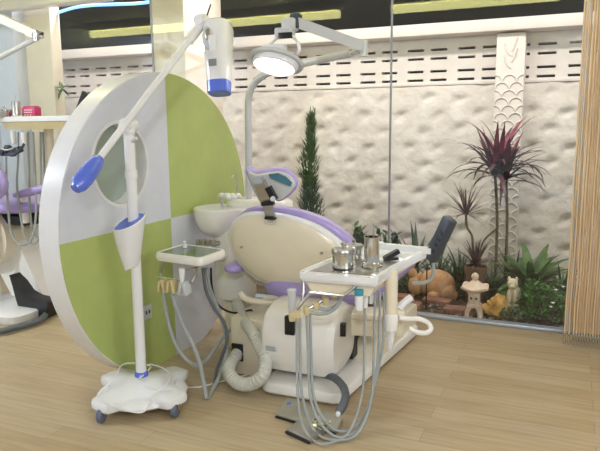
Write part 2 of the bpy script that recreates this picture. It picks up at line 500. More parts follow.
m = MB(); H0 = (-1.705, 2.82, 1.851); m.cyl(J+Vector((.02,0,-.01)), H0, .024); m.cyl(H0, Vector(H0)+Vector((.012,0,-.075)), .03, n=20); m.build('head_neck', 'white', st)
# lamp head: rounded box tapering to the blue light window
T0 = Vector((-1.714, 2.9, 1.936)); T1 = Vector((-1.671, 2.82, 1.561))
d = (T1-T0).normalized(); xr = Vector((.94,.2,0)); xr = (xr-d*xr.dot(d)).normalized(); yr = d.cross(xr)
def hring(t, w_, dd, e=3.2):
    c = T0+(T1-T0)*t; o = []
    for i in range(32):
        a = 2*PI*i/32; ca, sa = math.cos(a), math.sin(a); r = (abs(ca)**e+abs(sa)**e)**(-1/e)
        o.append(c+xr*ca*r*w_+yr*sa*r*dd)
    return o
hd = MB().loft([hring(-.0,.02,.02), hring(.005,.045,.05), hring(.04,.066,.07), hring(.12,.073,.078), hring(.35,.071,.074), hring(.6,.064,.064), hring(.84,.058,.056)]).build('lamp_head', 'white', st)
MB().loft([hring(.838,.0595,.0575), hring(.99,.0575,.0555), hring(1.0,.054,.052)]).build('light_window', 'blue', hd, label='blue rounded end of the lamp head')
fc = T0+(T1-T0)*.58-yr*.0
sgn = -1 if yr.y > 0 else 1
Rm = Matrix((xr, -d, yr*sgn*-1)).transposed()
MB().box(T0+(T1-T0)*.62+yr*sgn*.0635-xr*.012, (.042,.036,.003), Rm).build('rating_label', 'grey', hd, label='small grey printed label')
m = MB(); m.ell(T0+(T1-T0)*.27+yr*sgn*.066-xr*.028, (.036,.072,.014), Rm); hnd = m.build('grip_ring', 'armgrey', hd)
m = MB(); m.ell(T0+(T1-T0)*.25+yr*sgn*.076-xr*.03, (.017,.034,.01), Rm); m.build('grip_button', 'steel', hnd)
MB().cyl(J+Vector((.02,0,.02)), J+Vector((.05,0,.085)), .004).build('knob_pin', 'black', st)
# cable looped over the base
cb = [(px+.03,py-.02,.15)]+[(-1.915, 2.38, 0.177), (-1.984, 2.55, 0.145), (-2.103, 2.56, 0.146), (-2.085, 2.45, 0.167), (-2.038, 2.3, 0.146), (-1.982, 2.15, 0.146), (-1.841, 2.12, 0.129), (-1.709, 2.13, 0.125)]
cb = [Vector(p) for p in cb]
cab = [(-1.922, 2.378, 0.15), (-1.976, 2.54, 0.15), (-2.122, 2.51, 0.15), (-2.035, 2.319, 0.15)]+[(-2.043, 2.217, 0.112), (-1.906, 2.155, 0.112), (-1.768, 2.134, 0.112), (-1.726, 2.173, 0.112), (-1.797, 2.33, 0.112)]+[(-1.761, 2.372, 0.142), (-1.806, 2.487, 0.142), (-1.908, 2.559, 0.142), (-2.006, 2.579, 0.142)]
MB().tube([(px+.02,py-.03,.15)]+cab, .0042, 6, 6).build('power_cable', 'white', st, label='white cable looped over the base')
fl = [(-1.831, 2.65, 0.006), (-1.788, 2.682, 0.006), (-1.755, 2.71, 0.006)]
MB().tube([(-1.914, 2.375, 0.142), (-1.831, 2.36, 0.125), (-1.752, 2.399, 0.112)]+[Vector(p) for p in fl]+[(-1.60,2.95,.006)], .0042, 6, 6).build('supply_cord', 'white', st)

# ================================================================== DENTAL CHAIR
ch = thing('dental_chair', (-1.2,3.1,0), 'cream and lilac dental chair seen from behind its oval backrest', 'dental chair')
ra = math.radians(-4)
def sl(x0, x1, y0, y1, z0, z1, r=.06, n=6, sh=.0):
    def rr(ins, z):
        o = []
        for cx, cy, a0 in ((x1-r,y1-r,0), (x0+r,y1-r,PI/2), (x0+r,y0+r,PI), (x1-r,y0+r,1.5*PI)):
            for k in range(n+1):
                a = a0+PI/2*k/n; o.append((cx+sh*(cy-y0)+math.cos(a)*(r-ins), cy+math.sin(a)*(r-ins), z))
        return o
    return [rr(.012, z0), rr(0, z0+.012), rr(0, z1-.016), rr(.006, z1-.005), rr(.02, z1)]
bp = MB().loft(sl(-1.445,-.985,2.74,4.0,.012,.075, sh=.10)).build('base_plate', 'ivory', ch)
for x, y in ((-1.4,2.8), (-1.03,2.8), (-1.3,3.85), (-.95,3.85)): MB().cyl((x,y,0), (x,y,.02), .02).build('foot_pad', 'black', bp)
# raised platform towards the foot end
MB().loft(sl(-1.36,-.94,3.22,4.05,.06,.20,.03, sh=.06)).build('base_cover', 'cream', ch)
# drum shaped rear cover: profile in (y, z) extruded across
prof = [(2.83,.118),(2.795,.15),(2.775,.21),(2.765,.29),(2.775,.35),(2.80,.41),(2.85,.445),(2.92,.465),(2.98,.47),(3.06,.465),(3.13,.44),(3.13,.20),(3.02,.125)]
X0, X1 = -1.435, -1.035
def pr(x, ins): 
    cy = 2.95; cz = .30
    return [(x, cy+(y-cy)*(1-ins/.28), cz+(z-cz)*(1-ins/.21)) for y, z in [tuple(v)[:2] for v in catmull([(a,b,0) for a,b in prof], 4, True)]]
MB().loft([pr(X0,.02), pr(X0+.006,.006), pr(X0+.02,0), pr(X1-.045,0), pr(X1-.02,.008), pr(X1,.03)]).build('rear_cover', 'ivory', ch, 50)
MB().box((-1.2,3.36,.27), (.30,.44,.34), bev=.01).build('lift_mechanism', 'black', ch, label='dark lift mechanism behind the rear cover')
sp = (-1.266, 2.76, 0.39)
MB().box((sp[0],2.775,sp[2]), (.055,.03,.10), bev=.006).build('cover_slot', 'black', ch, label='black slot in the rear cover')
lp = (-1.373, 2.76, 0.252)
lb = MB().box((lp[0],2.769,lp[2]), (.062,.012,.030)).build('maker_plate', 'armgrey', ch, label='tiny grey maker plate on the rear cover')
m = MB()
for dz, n0 in ((.007,5), (-.005,7)):
    for i in range(n0): m.box((lp[0]-.026+i*.052/n0+.004, 2.762, lp[2]+dz), (.0052,.002,.007 if n0 == 5 else .004))
m.build('plate_lettering', 'grey', lb)
# lift arm at the right of the cover
la = MB(); la.box((-.87,3.00,.375), (.27,.12,.10), rotz(.25), bev=.012); la.box((-.86,2.98,.44), (.27,.15,.03), rotz(.25), bev=.01); arm = la.build('lift_arm', 'cream', ch)
q = (-1.032, 2.89, 0.358)
MB().box((q[0],2.90,q[2]), (.045,.03,.07), rotz(.25), bev=.004).build('arm_socket', 'black', arm, label='black square socket on the arm')
# seat
def rrect(cx, cy, w_, d_, z, r=.1, n=6, tilt=0):
    o = []
    for sx_, sy_, a0 in ((1,1,0), (-1,1,PI/2), (-1,-1,PI), (1,-1,1.5*PI)):
        for k in range(n+1):
            a = a0+PI/2*k/n
            y = cy+sy_*(d_/2-r)+math.sin(a)*r
            o.append((cx+sx_*(w_/2-r)+math.cos(a)*r, y, z+tilt*(y-cy)))
    return o
sc_, sy_ = -1.25, 3.62
seat = MB().loft([rrect(-1.26,sy_+.02,.60,1.12,.437,.12), rrect(-1.26,sy_+.02,.67,1.19,.450,.16), rrect(-1.26,sy_+.02,.70,1.22,.487,.18), rrect(-1.26,sy_+.02,.67,1.19,.527,.16), rrect(-1.26,sy_+.02,.60,1.1,.545,.12)]).build('seat', 'purple', ch, 60)
MB().loft([rrect(sc_,3.80,.36,.80,.385,.1), rrect(sc_,3.80,.46,.84,.405,.12), rrect(sc_,3.80,.50,.86,.443,.12)]).build('seat_pan', 'cream', ch, 50)
# bracket rail left of the cover
MB().tube([(-1.68, 3.0, 0.46), (-1.642, 3.0, 0.429), (-1.551, 3.02, 0.415), (-1.414, 3.1, 0.403)], .018, 10, 5).build('side_rail', 'cream', ch)
# backrest: outline measured on its own leaning plane
pxs = [(228.6,236),(229.5,229),(233,221.5),(241,215.5),(251.5,213),(266,213.4),(283,215.5),(300,219.8),(317,226.5),(331,235.5),(342,245),(347,255),(345,265),(337,276),(323,285),(306,290),(291,290.5),(276,287),(259,279.5),(246.5,271),(238,262),(232,251)]
def backplane(p, off):
    # plane leaning back: the top edge nearer the viewer
    return p
BK = [(-1.772, 3.048, 0.775), (-1.76, 3.039, 0.818), (-1.731, 3.03, 0.864), (-1.675, 3.023, 0.903), (-1.606, 3.02, 0.92), (-1.516, 3.02, 0.922), (-1.415, 3.023, 0.916), (-1.316, 3.028, 0.896), (-1.221, 3.036, 0.864), (-1.145, 3.047, 0.818), (-1.087, 3.058, 0.768), (-1.063, 3.07, 0.714), (-1.078, 3.082, 0.655), (-1.129, 3.096, 0.587), (-1.215, 3.106, 0.526), (-1.32, 3.112, 0.485), (-1.413, 3.113, 0.473), (-1.505, 3.109, 0.485), (-1.609, 3.1, 0.522), (-1.684, 3.09, 0.568), (-1.733, 3.079, 0.62), (-1.763, 3.066, 0.685)]
BKs = catmull(BK, 3, True)
bc = sum((Vector(p) for p in BKs), Vector())/len(BKs)
bn = Vector((.0,-.95,-.22)).normalized()                      # outward, towards the viewer
def bring(k, o_): return [bc+(p-bc)*k+bn*o_ for p in BKs]
sh_ = MB().loft([bring(.93,-.035), bring(.99,-.03), bring(1.0,-.012), bring(.985,.006), bring(.95,.018), bring(.8,.034), bring(.55,.046), bring(.25,.05)]).build('backrest_shell', 'cream', ch, 60)
def cring(k, o_): return [bc+Vector((.024,0,.010))+(p-bc)*k+bn*o_ for p in BKs]
MB().loft([cring(.9,-.03), cring(1.015,-.035), cring(1.045,-.05), cring(1.045,-.07), cring(1.01,-.095), cring(.9,-.105), cring(.5,-.10)]).build('backrest_cushion', 'purple', ch, 60)
for q in [(-1.66, 3.0, 0.728), (-1.187, 3.02, 0.725)]: MB().cyl(q, (q[0],q[1]-.012,q[2]), .007).build('shell_screw', 'pedal', sh_)
q = (-1.475, 2.985, 0.879)
m = MB(); m.tube([(q[0]-.03,q[1],q[2]+.01),(q[0]-.03,q[1],q[2]-.008),(q[0]+.03,q[1],q[2]-.008),(q[0]+.03,q[1],q[2]+.012)], .002, 5, 2); m.box((q[0],q[1],q[2]+.006), (.03,.004,.007)); m.build('shell_emblem', 'armgrey', sh_, label='faint small emblem at the top of the shell')
MB().loft([bring(1.0,-.03), bring(1.014,-.014), bring(1.0,.006), bring(.972,.017), bring(.955,.018), bring(.955,.0)], loop=True).build('shell_highlight', 'white', ch, 60, 'white edge highlight of the backrest shell, put in as a ring')  # light catching the shell edge, put in as a white ring
# armrest
q = Vector((-1.772, 3.1, 0.582))
MB().ell((q.x+.01,q.y+.05,q.z), (.055,.14,.033), p=.8).build('armrest', 'purple', ch)
MB().tube([(q.x+.02,q.y+.1,q.z-.02), (q.x+.05,q.y+.18,q.z-.12), (q.x+.2,q.y+.3,q.z-.16)], .02, 8, 5).build('armrest_post', 'cream', ch)
# headrest
hp = thing  # (kept simple: parts sit on the chair)
HRp = [(245.5,169.5),(250,171.5),(256,172),(263,170.5),(275,169.2),(287,171),(295,180),(297,188),(290,196.5),(280,201.5),(276,198),(270,196),(262,201),(257,196),(251,184)]
HR = [(-1.63, 3.0, 1.165), (-1.599, 3.0, 1.152), (-1.563, 3.0, 1.15), (-1.514, 3.0, 1.16), (-1.448, 3.0, 1.168), (-1.377, 3.0, 1.16), (-1.331, 3.0, 1.116), (-1.32, 3.0, 1.076), (-1.361, 3.0, 1.027), (-1.421, 3.0, 0.995), (-1.456, 3.0, 1.007), (-1.492, 3.0, 1.011), (-1.535, 3.0, 0.987), (-1.565, 3.0, 1.024), (-1.601, 3.0, 1.095)]
HRs = catmull(HR, 3, True); hc = sum((Vector(p) for p in HRs), Vector())/len(HRs); hn = Vector((.1,-.9,-.4)).normalized()
def hr(k, o_, s_=Vector((0,0,0))): return [hc+s_+(p-hc)*k+hn*o_ for p in HRs]
hcu = MB().loft([hr(.90,.010), hr(.97,.006), hr(1.0,-.01), hr(.985,-.035), hr(.85,-.05), hr(.5,-.055)]).build('headrest', 'purple', ch, 60)
PL = [(-1.598, 2.975, 1.149), (-1.55, 2.975, 1.139), (-1.501, 2.975, 1.146), (-1.424, 2.975, 1.156), (-1.36, 2.975, 1.143), (-1.326, 2.975, 1.11), (-1.323, 2.975, 1.078), (-1.361, 2.975, 1.037), (-1.409, 2.975, 1.009), (-1.468, 2.975, 1.017), (-1.523, 2.975, 0.999), (-1.558, 2.975, 1.055)]
PLs = catmull(PL, 3, True); pc_ = sum((Vector(p) for p in PLs), Vector())/len(PLs)
MB().loft([[p+hn*-.006 for p in PLs], [p+hn*.006 for p in PLs], [pc_+(p-pc_)*.94+hn*.012 for p in PLs]]).build('headrest_shell', 'armgrey', hcu)
MI = [(-1.462, 2.955, 1.145), (-1.409, 2.955, 1.152), (-1.363, 2.955, 1.134), (-1.328, 2.955, 1.104), (-1.337, 2.955, 1.085), (-1.398, 2.955, 1.107), (-1.456, 2.955, 1.127)]
MB().prism([Vector(p) for p in MI], hn*.006).build('headrest_mirror', 'mirror', hcu, label='teal shiny inset of the headrest back')
def obar(m, a, b, w_, t_, up=(0,-1,0)):
    a, b = Vector(a), Vector(b); d_ = (b-a).normalized(); s_ = d_.cross(Vector(up)).normalized(); n_ = s_.cross(d_)
    rs = []
    for p in (a, b): rs.append([p+s_*w_*i+n_*t_*j for i, j in ((-1,-1),(1,-1),(1,1),(-1,1))])
    m.loft(rs); return m
m = MB(); obar(m, (-1.514, 2.94, 1.108), (-1.479, 2.96, 0.989), .032, .012); obar(m, (-1.476, 2.955, 0.995), (-1.474, 2.99, 0.909), .026, .010); hb = m.build('headrest_bracket', 'steel', ch)
m = MB(); obar(m, (-1.459, 2.935, 1.078), (-1.424, 2.945, 1.009), .016, .014); m.cyl((-1.494, 2.93, 0.986), (-1.423, 2.93, 0.995), .012); m.build('bracket_hinge', 'black', hb, label='black sprung hinge')
m = MB(); obar(m, (-1.536, 2.93, 1.108), (-1.485, 2.93, 1.115), .016, .01); m.build('bracket_hook', 'chrome', hb)
m = MB(); m.cyl((-1.426, 2.925, 1.016), (-1.414, 2.9, 1.02), .014); m.build('bracket_trim', 'chrome', hb)
MB().box((-1.472, 2.985, 0.904), (.062,.03,.014), bev=.003).build('bracket_slot', 'black', ch)

# ================================================================== FLOOR JUNCTION BOX + DRAIN HOSE
jb = thing('junction_box', (-1.62,3.25,0), 'cream floor box with a black opening behind the ribbed drain hose', 'box')
MB().box((-1.585,3.16,.17), (.25,.46,.338), bev=.012).build('housing', 'cream', jb)
q = (-1.682, 2.925, 0.075)
MB().box((-1.665,2.928,.135), (.07,.02,.10), bev=.004).build('hose_port', 'black', jb)
dh = [(-1.815, 3.2, 0.326), (-1.665, 3.0, 0.314), (-1.544, 2.88, 0.29), (-1.471, 2.83, 0.237), (-1.401, 2.76, 0.188), (-1.395, 2.7, 0.124), (-1.466, 2.7, 0.069), (-1.549, 2.72, 0.053), (-1.623, 2.76, 0.076), (-1.665, 2.84, 0.091)]
MB().tube(dh+[(-1.665,2.935,.13)], .035, 14, 9, rib=.07).build('drain_hose', 'duct')
tag(bpy.data.objects['drain_hose'], 'ribbed pale grey drain hose curling from the spittoon column to the floor box', 'hose')

# ================================================================== SPITTOON UNIT
sp_ = thing('spittoon_unit', (-1.91,3.30,0), 'cream spittoon unit with a round basin beside the chair back', 'spittoon')
bx, by, bz = (-1.979, 3.32, 0.9)
bx += .0
bowl = MB().lathe([(.06,-.185),(.105,-.172),(.142,-.13),(.163,-.075),(.171,-.02),(.170,-.004),(.160,.0),(.150,-.006),(.12,-.03),(.05,-.055),(.008,-.06)], (bx,by,bz), 40).build('basin', 'ivory', sp_, 60)
m = MB(); m.lathe([(.148,-.0085),(.118,-.034),(.05,-.058),(.004,-.062),(.004,-.056),(.05,-.052),(.12,-.027),(.150,-.003)], (bx,by,bz), 36); m.build('basin_liner', 'mirror' if False else 'panelwhite', bowl, 60, 'pale glass liner of the basin')
def capsule(cx, cy, w_, d_, zs):
    return [rrect(cx, cy, w_*k, d_*k, z, min(w_,d_)*k*.42) for z, k in zs]
colx = -1.9024999999999999
clz = 0.328
MB().loft(capsule(colx,3.34,.25,.25,[(clz,.9),(clz+.015,1.0),(.55,1.0),(.70,.98),(.80,.95),(.84,.9)])).build('column', 'ivory', sp_, 60)
MB().loft(capsule(colx,3.36,.12,.18,[(.0,1.0),(clz+.02,1.0)])).build('support_post', 'cream', sp_, 60)
MB().loft([rrect(-1.80,3.46,.36,.20,.80,.08), rrect(-1.78,3.46,.42,.24,.86,.1), rrect(-1.78,3.46,.42,.24,.93,.1), rrect(-1.78,3.46,.38,.20,.945,.09)]).build('shelf', 'ivory', sp_, 60)
f = (-1.947, 3.28, 0.95)
m = MB(); m.cyl((f[0],f[1],bz-.02), (f[0],f[1],bz+.055), .008); m.cyl((f[0],f[1],bz+.055), (f[0]-.0,f[1]-.03,bz+.05), .005); m.build('bowl_rinse_spout', 'chrome', sp_)
f0 = Vector((-1.913, 3.42, 0.948))
m = MB(); m.tube([(-1.913, 3.42, 0.942), (-1.915, 3.42, 1.012), (-1.92, 3.42, 1.068), (-1.938, 3.42, 1.096), (-1.956, 3.42, 1.086)], .007, 8, 5); m.build('cup_filler', 'chrome', sp_)
m = MB(); rr_ = random.Random(5)
for i in range(14):
    m.ell((f0.x-.06+rr_.uniform(-.05,.07), f0.y-.02+rr_.uniform(-.03,.03), .955+rr_.uniform(-.004,.012)), (.022,.02,.016), n=8, m=6)
m.build('soft_tissue', 'white', sp_, label='crumpled white tissue beside the cup filler')
b_ = Vector((-1.842, 3.42, 0.919))
bt = thing('bottle', (b_.x,b_.y,.945), 'tiny white bottle with black cap on the spittoon shelf', 'bottle')
MB().lathe([(.018,0),(.019,.004),(.019,.03),(.011,.036),(.011,.04)], bt.location).build('bottle_body', 'white', bt)
MB().lathe([(.0125,.037),(.0125,.058),(.010,.06)], bt.location).build('cap', 'black', bt)
# valves on the column front
for q in [(-2.046, 3.17, 0.694), (-2.01, 3.17, 0.695), (-1.974, 3.17, 0.695), (-1.939, 3.17, 0.695)]:
    q = Vector(q); vv = MB()
    vv.cyl(q+Vector((0,.06,0)), q+Vector((0,-.03,0)), .012); vv.box(q+Vector((0,-.02,.008)), (.022,.022,.036), bev=.003)
    vv.build('valve', 'pedal', sp_)
# ================================================================== OPERATING LAMP ON CURVED POLE
ol = thing('operating_lamp', (-1.80,3.40,0), 'grey operating lamp on a curved pole with a folding arm above the chair', 'lamp')
P_ = [(-1.835, 3.42, 0.939), (-1.831, 3.42, 1.189), (-1.827, 3.42, 1.446), (-1.823, 3.42, 1.554), (-1.788, 3.41, 1.636), (-1.719, 3.39, 1.685), (-1.625, 3.36, 1.714), (-1.514, 3.33, 1.732), (-1.396, 3.3, 1.744)]
MB().tube([(P_[0][0],P_[0][1],0.0),(P_[0][0],P_[0][1],.5),(P_[0][0],P_[0][1],.9)]+P_, .0215, 14, 5).build('pole', 'armgrey', ol)
MB().cyl((P_[0][0],P_[0][1],0), (P_[0][0],P_[0][1],.012), .05).build('pole_foot', 'armgrey', ol)
A1 = Vector((-1.414, 3.3, 1.742)); A2 = Vector((-1.012, 3.18, 1.779))
m = MB(); m.cyl(A1, lerp(A1,A2,.80), .021); m.cyl(lerp(A1,A2,.78), A2, .013); m.build('lower_arm', 'armgrey', ol)
S1 = Vector((-1.011, 3.16, 1.799)); S2 = Vector((-1.317, 3.0, 1.917))
m = MB(); obar(m, S1, S2, .026, .024); m.build('spring_arm', 'armgrey', ol)
m = MB(); m.cyl(A2+Vector((0,0,-.03)), A2+Vector((0,0,.05)), .022); m.build('elbow', 'armgrey', ol)
m = MB(); m.box(S2+Vector((-.0,0,.004)), (.045,.06,.075), bev=.006); m.build('arm_cap', 'char', ol)
m = MB(); k1 = Vector((-1.341, 2.98, 1.902)); k2 = Vector((-1.356, 2.95, 1.86))
m.box(k1, (.07,.07,.06), bev=.008); m.box(k2, (.085,.08,.045), bev=.008); m.build('head_block', 'armgrey', ol)
kb = (-1.332, 2.9, 1.84)
MB().box(kb, (.075,.01,.03), bev=.002).build('switch_plate', 'black', ol)
LH = Vector((-1.423, 2.98, 1.723))
Rl = Matrix.Rotation(math.radians(8), 3, 'Y') @ Matrix.Rotation(math.radians(-34), 3, 'X')
hs = MB()
def lring(r, z, k=.62): return [LH+Rl @ Vector((math.cos(2*PI*i/36)*r, math.sin(2*PI*i/36)*r*k, z)) for i in range(36)]
lh = MB().loft([lring(.03,.055), lring(.09,.048), lring(.118,.03), lring(.13,.0), lring(.125,-.03), lring(.115,-.034), lring(.11,-.02)]).build('lamp_shell', 'white', ol, 60)
MB().loft([lring(.112,-.024), lring(.108,-.03), lring(.03,-.034)]).build('lens', 'lens', lh, 60, 'bright white lens')
m = MB(); m.tube([LH+Rl @ Vector((math.cos(2*PI*i/24)*.142, math.sin(2*PI*i/24)*.095, .005)) for i in range(24)], .011, 8, 2, closed=True); m.build('handle_ring', 'armgrey', ol)
m = MB(); m.tube([k2+Vector((-.03,0,-.01)), k2+Vector((-.085,0,-.055)), k2+Vector((-.10,0,-.11)), LH+Vector((-.09,0,.03))], .009, 8, 5)
m.tube([k2+Vector((.03,0,-.01)), k2+Vector((.07,0,-.05)), k2+Vector((.072,0,-.10)), LH+Vector((.06,0,.04))], .009, 8, 5); m.build('yoke', 'white', ol)
MB().box(LH+Vector((.005,-.03,.062)), (.13,.05,.04), bev=.008).build('reflector_back', 'white', ol)

# ================================================================== ASSISTANT TRAY
at_ = thing('assistant_tray', (-1.84,2.78,0), 'small cream instrument tray with glass plate and hanging holders left of the chair', 'tray')
TP = [Vector(p) for p in [(-1.996, 2.646, 0.74), (-1.68, 2.608, 0.74), (-1.675, 2.855, 0.74), (-1.985, 2.911, 0.74)]]
tc_ = sum(TP, Vector())/4
def tring(P4, k, z, r=.035, n=5):
    c = sum(P4, Vector())/4; out = []
    for i in range(4):
        a, b, d_ = P4[i-1], P4[i], P4[(i+1)%4]
        u1 = (a-b).normalized(); u2 = (d_-b).normalized(); rr = r
        p1, p2 = b+u1*rr, b+u2*rr
        for j in range(n+1):
            t = j/n; out.append((1-t)**2*p1+2*t*(1-t)*b+t*t*p2)
    return [Vector((c.x+(p.x-c.x)*k, c.y+(p.y-c.y)*k, z(p) if callable(z) else z)) for p in out]
MB().loft([tring(TP,.9,.695), tring(TP,.99,.698), tring(TP,1.02,.712), tring(TP,1.01,.732), tring(TP,.98,.741), tring(TP,.90,.741), tring(TP,.88,.733)]).build('tray_body', 'ivory', at_, 50)
MB().loft([tring(TP,.875,.7335,.02), tring(TP,.873,.7395,.02)]).build('glass_plate', 'trayglass', at_, 40, 'shiny greenish glass plate')
m = MB()
f = Vector((-1.912, 2.812, 0.742))
m.cyl(f, f+Vector((0,0,.02)), .012); m.cyl(f+Vector((0,0,.02)), f+Vector((.004,-.01,.035)), .007); hk = m.build('cotton_roll', 'white', None); tag(hk, 'little white cotton piece on the glass plate of the small tray', 'cotton')
# hanger rails under the tray
m = MB()
m.tube([(-1.98, 2.7, 0.678), (-1.966, 2.66, 0.655), (-1.948, 2.62, 0.622)], .008, 8, 5); m.tube([(-1.827, 2.66, 0.656), (-1.784, 2.68, 0.664), (-1.767, 2.72, 0.662)], .006, 8, 4); m.tube([(-1.76, 2.7, 0.675), (-1.744, 2.66, 0.648), (-1.753, 2.62, 0.608)], .008, 8, 5)
m.tube([(-1.948, 2.62, 0.617), (-1.753, 2.62, 0.603)], .006, 8, 4); m.build('hanger_rail', 'chrome', at_)
for k, (x, y, w_) in enumerate(((163,285.5,9), (172,286,12), (184.5,288,10))):
    c = Vector((-1.857, 2.6, 0.582))
    q = [Vector(v) for v in [(-1.914, 2.6, 0.579), (-1.857, 2.6, 0.582), (-1.784, 2.6, 0.578)]][k]
    m = MB(); wd = (.030,.036,.036)[k]
    m.box(q+Vector((-wd*.3,0,0)), (wd*.42,.06,.062), Matrix.Rotation(.2,3,'Y'), bev=.004); m.box(q+Vector((wd*.45,0,.002)), (wd*.5,.055,.07), Matrix.Rotation(-.2,3,'Y'), bev=.004)
    m.build('handpiece_holder', 'tan' if k < 2 else 'armgrey', at_, label=None if k < 2 else 'pale grey holder')
m = MB(); q = Vector((-1.793, 2.6, 0.636)); m.lathe([(.012,-.05),(.013,0),(.018,.03),(.016,.045)], q); m.build('suction_tip', 'white', at_)
hz = [
 ('suction_hose', 'hose', .010, [(-1.915, 2.6, 0.549), (-1.907, 2.6, 0.469), (-1.887, 2.6, 0.368), (-1.854, 2.6, 0.273), (-1.815, 2.62, 0.195), (-1.762, 2.65, 0.147), (-1.762, 2.75, 0.138), (-1.756, 2.88, 0.193), (-1.734, 2.98, 0.246), (-1.681, 3.04, 0.276)]+[(-1.66,3.1,.335)]),
 ('suction_hose', 'hose', .011, [(-1.86, 2.6, 0.539), (-1.833, 2.6, 0.456), (-1.793, 2.6, 0.369), (-1.742, 2.6, 0.278), (-1.704, 2.6, 0.18), (-1.677, 2.59, 0.079)]+[(-1.652, 2.576, 0.012)]+[(-1.68, 2.68, 0.014), (-1.688, 2.78, 0.07), (-1.694, 2.85, 0.159), (-1.703, 2.87, 0.25), (-1.732, 2.85, 0.385), (-1.76, 2.82, 0.515), (-1.771, 2.8, 0.641)]),
 ('suction_hose', 'dhose', .009, [(-1.768, 2.76, 0.65), (-1.754, 2.76, 0.531), (-1.72, 2.78, 0.429), (-1.672, 2.8, 0.35), (-1.656, 2.8, 0.25), (-1.697, 2.8, 0.141), (-1.72, 2.78, 0.065), (-1.698, 2.72, -0.0)]),
 ('power_lead', 'black', .006, [(-1.743, 2.8, 0.644), (-1.753, 2.82, 0.527), (-1.743, 2.85, 0.435), (-1.739, 2.95, 0.361), (-1.695, 3.02, 0.334), (-1.651, 3.06, 0.346), (-1.639, 3.08, 0.312), (-1.674, 3.1, 0.259)]),
]
for nm, mt, r_, pts in hz: MB().tube(pts, r_, 9, 6).build(nm, mt, at_)
MB().tube([(-1.84,2.84,.70), (-1.86,2.98,.66), (-1.90,3.14,.62), (-1.92,3.24,.60)], .025, 10, 5).build('support_arm', 'ivory', at_)

# ================================================================== DELIVERY UNIT
du = thing('delivery_unit', (-.75,2.85,0), 'white and cream instrument delivery tray unit on a jointed arm right of the chair', 'dental unit')
ZT = .745
FL, FR = Vector((-1.104, 2.529, 0.745)), Vector((-0.736, 2.552, 0.745))
ML, MR = Vector((-1.058, 2.814, 0.752)), Vector((-0.704, 2.83, 0.752))
BL, BR = Vector((-0.862, 2.98, 0.819)), Vector((-0.589, 2.98, 0.812))
def span(t):
    """left and right edge of the tray at t (0 front .. 1 back)"""
    def q(a, b, c): return a*(1-t)**2+2*t*(1-t)*(b*2-(a+c)*.5)+c*t*t
    return q(FL,ML,BL), q(FR,MR,BR)
n_ = 12
m = MB(); rings = []
for i in range(n_+1):
    t = i/n_; a, b = span(t); s_ = (b-a).normalized(); up = Vector((0,0,1))
    hgt = .048
    rings.append([a-up*hgt+s_*.012, a-up*.008, a+s_*.004, a+s_*.022, a+s_*.03-up*.010, b-s_*.03-up*.010, b-s_*.022, b-s_*.004, b-up*.008, b-up*hgt-s_*.012])
m.loft(rings); m.build('tray', 'white', du, 50)
# front and back lips
for t, dy in ((0,.012), (1,-.012)):
    m = MB(); a, b = span(t); a = a+Vector((0,dy,-.004)); b = b+Vector((0,dy,-.004)); obar(m, a+Vector((.004,0,-.018)), b+Vector((-.004,0,-.018)), .020, .014, (0,0,1))
    m.build('tray_lip', 'white', du, 50)
# cream underbody
rings = []
for i in range(7):
    t = .03+.70*i/6; a, b = span(t); s_ = (b-a).normalized(); up = Vector((0,0,1)); dd = .045*(1-.5*(i/6))
    rings.append([a-up*.046+s_*.02, b-up*.046-s_*.02, b-up*(.052+dd)-s_*.045, a-up*(.052+dd)+s_*.05])
MB().loft(rings).build('tray_underbody', 'cream', du, 30)
a0, b0 = span(.06); a1, b1 = span(.55)
P4 = [lerp(a0,b0,.10), lerp(a0,b0,.92), lerp(a1,b1,.90), lerp(a1,b1,.12)]
m = MB(); rs = []
rs = [[p+Vector((0,0,-.0095)) for p in P4], [p+Vector((0,0,-.005)) for p in P4]]
MB().loft(rs).build('tray_mat', 'steel', du, 40, 'steel mat in the tray')
# keypad at the far right corner
K0 = Vector((-0.593, 2.98, 0.757)); K1 = Vector((-0.507, 2.93, 0.947))
dK = (K1-K0).normalized(); sK = Vector((.75,-.55,.1)); sK = (sK-dK*sK.dot(dK)).normalized(); nK = dK.cross(sK).normalized()
RK = Matrix((sK, dK, nK)).transposed()
kp = MB().box((K0+K1)/2, (.062,(K1-K0).length+.03,.05), RK, bev=.008).build('control_panel', 'char', du, label='dark grey control panel tilted up at the tray corner')
m = MB(); sg = -1 if nK.y > 0 else 1
for i in range(4): m.box((K0+K1)/2+dK*(-.06+i*.035)+nK*sg*.026+sK*.01, (.022,.014,.006), RK, bev=.002)
m.build('panel_button', 'black', kp)
m = MB(); m.tube([(-0.588, 2.98, 0.753), (-0.584, 2.98, 0.683), (-0.611, 2.97, 0.597)][:1]+[(-0.584, 2.98, 0.703), (-0.593, 2.98, 0.652), (-0.627, 2.97, 0.626), (-0.682, 2.95, 0.625)], .009, 9, 5); m.build('panel_bracket', 'hose', du)
# arm column
q0, q1, q2 = [Vector(v) for v in [(-0.732, 2.75, 0.669), (-0.73, 2.75, 0.519), (-0.729, 2.75, 0.44)]]
MB().cyl((q0.x,q0.y,.73), (q0.x,q0.y,q1.z), .029, n=24).build('arm_post', 'cream', du)
MB().lathe([(.031,0),(.033,.004),(.033,.075),(.030,.08)], (q0.x,q0.y,q1.z-.078), 24).build('post_sleeve', 'ivory', du)
nz_ = Vector((-0.731, 2.75, 0.425))
MB().lathe([(.010,-.085),(.013,-.08),(.019,0),(.020,.012)], nz_, 18, (.05,0,1)).build('air_nozzle', 'white', du)
m = MB(); obar(m, (q0.x,q0.y,q1.z-.05), (-.80,3.10,.40), .03, .026, (0,0,1)); m.build('link_arm', 'cream', du)
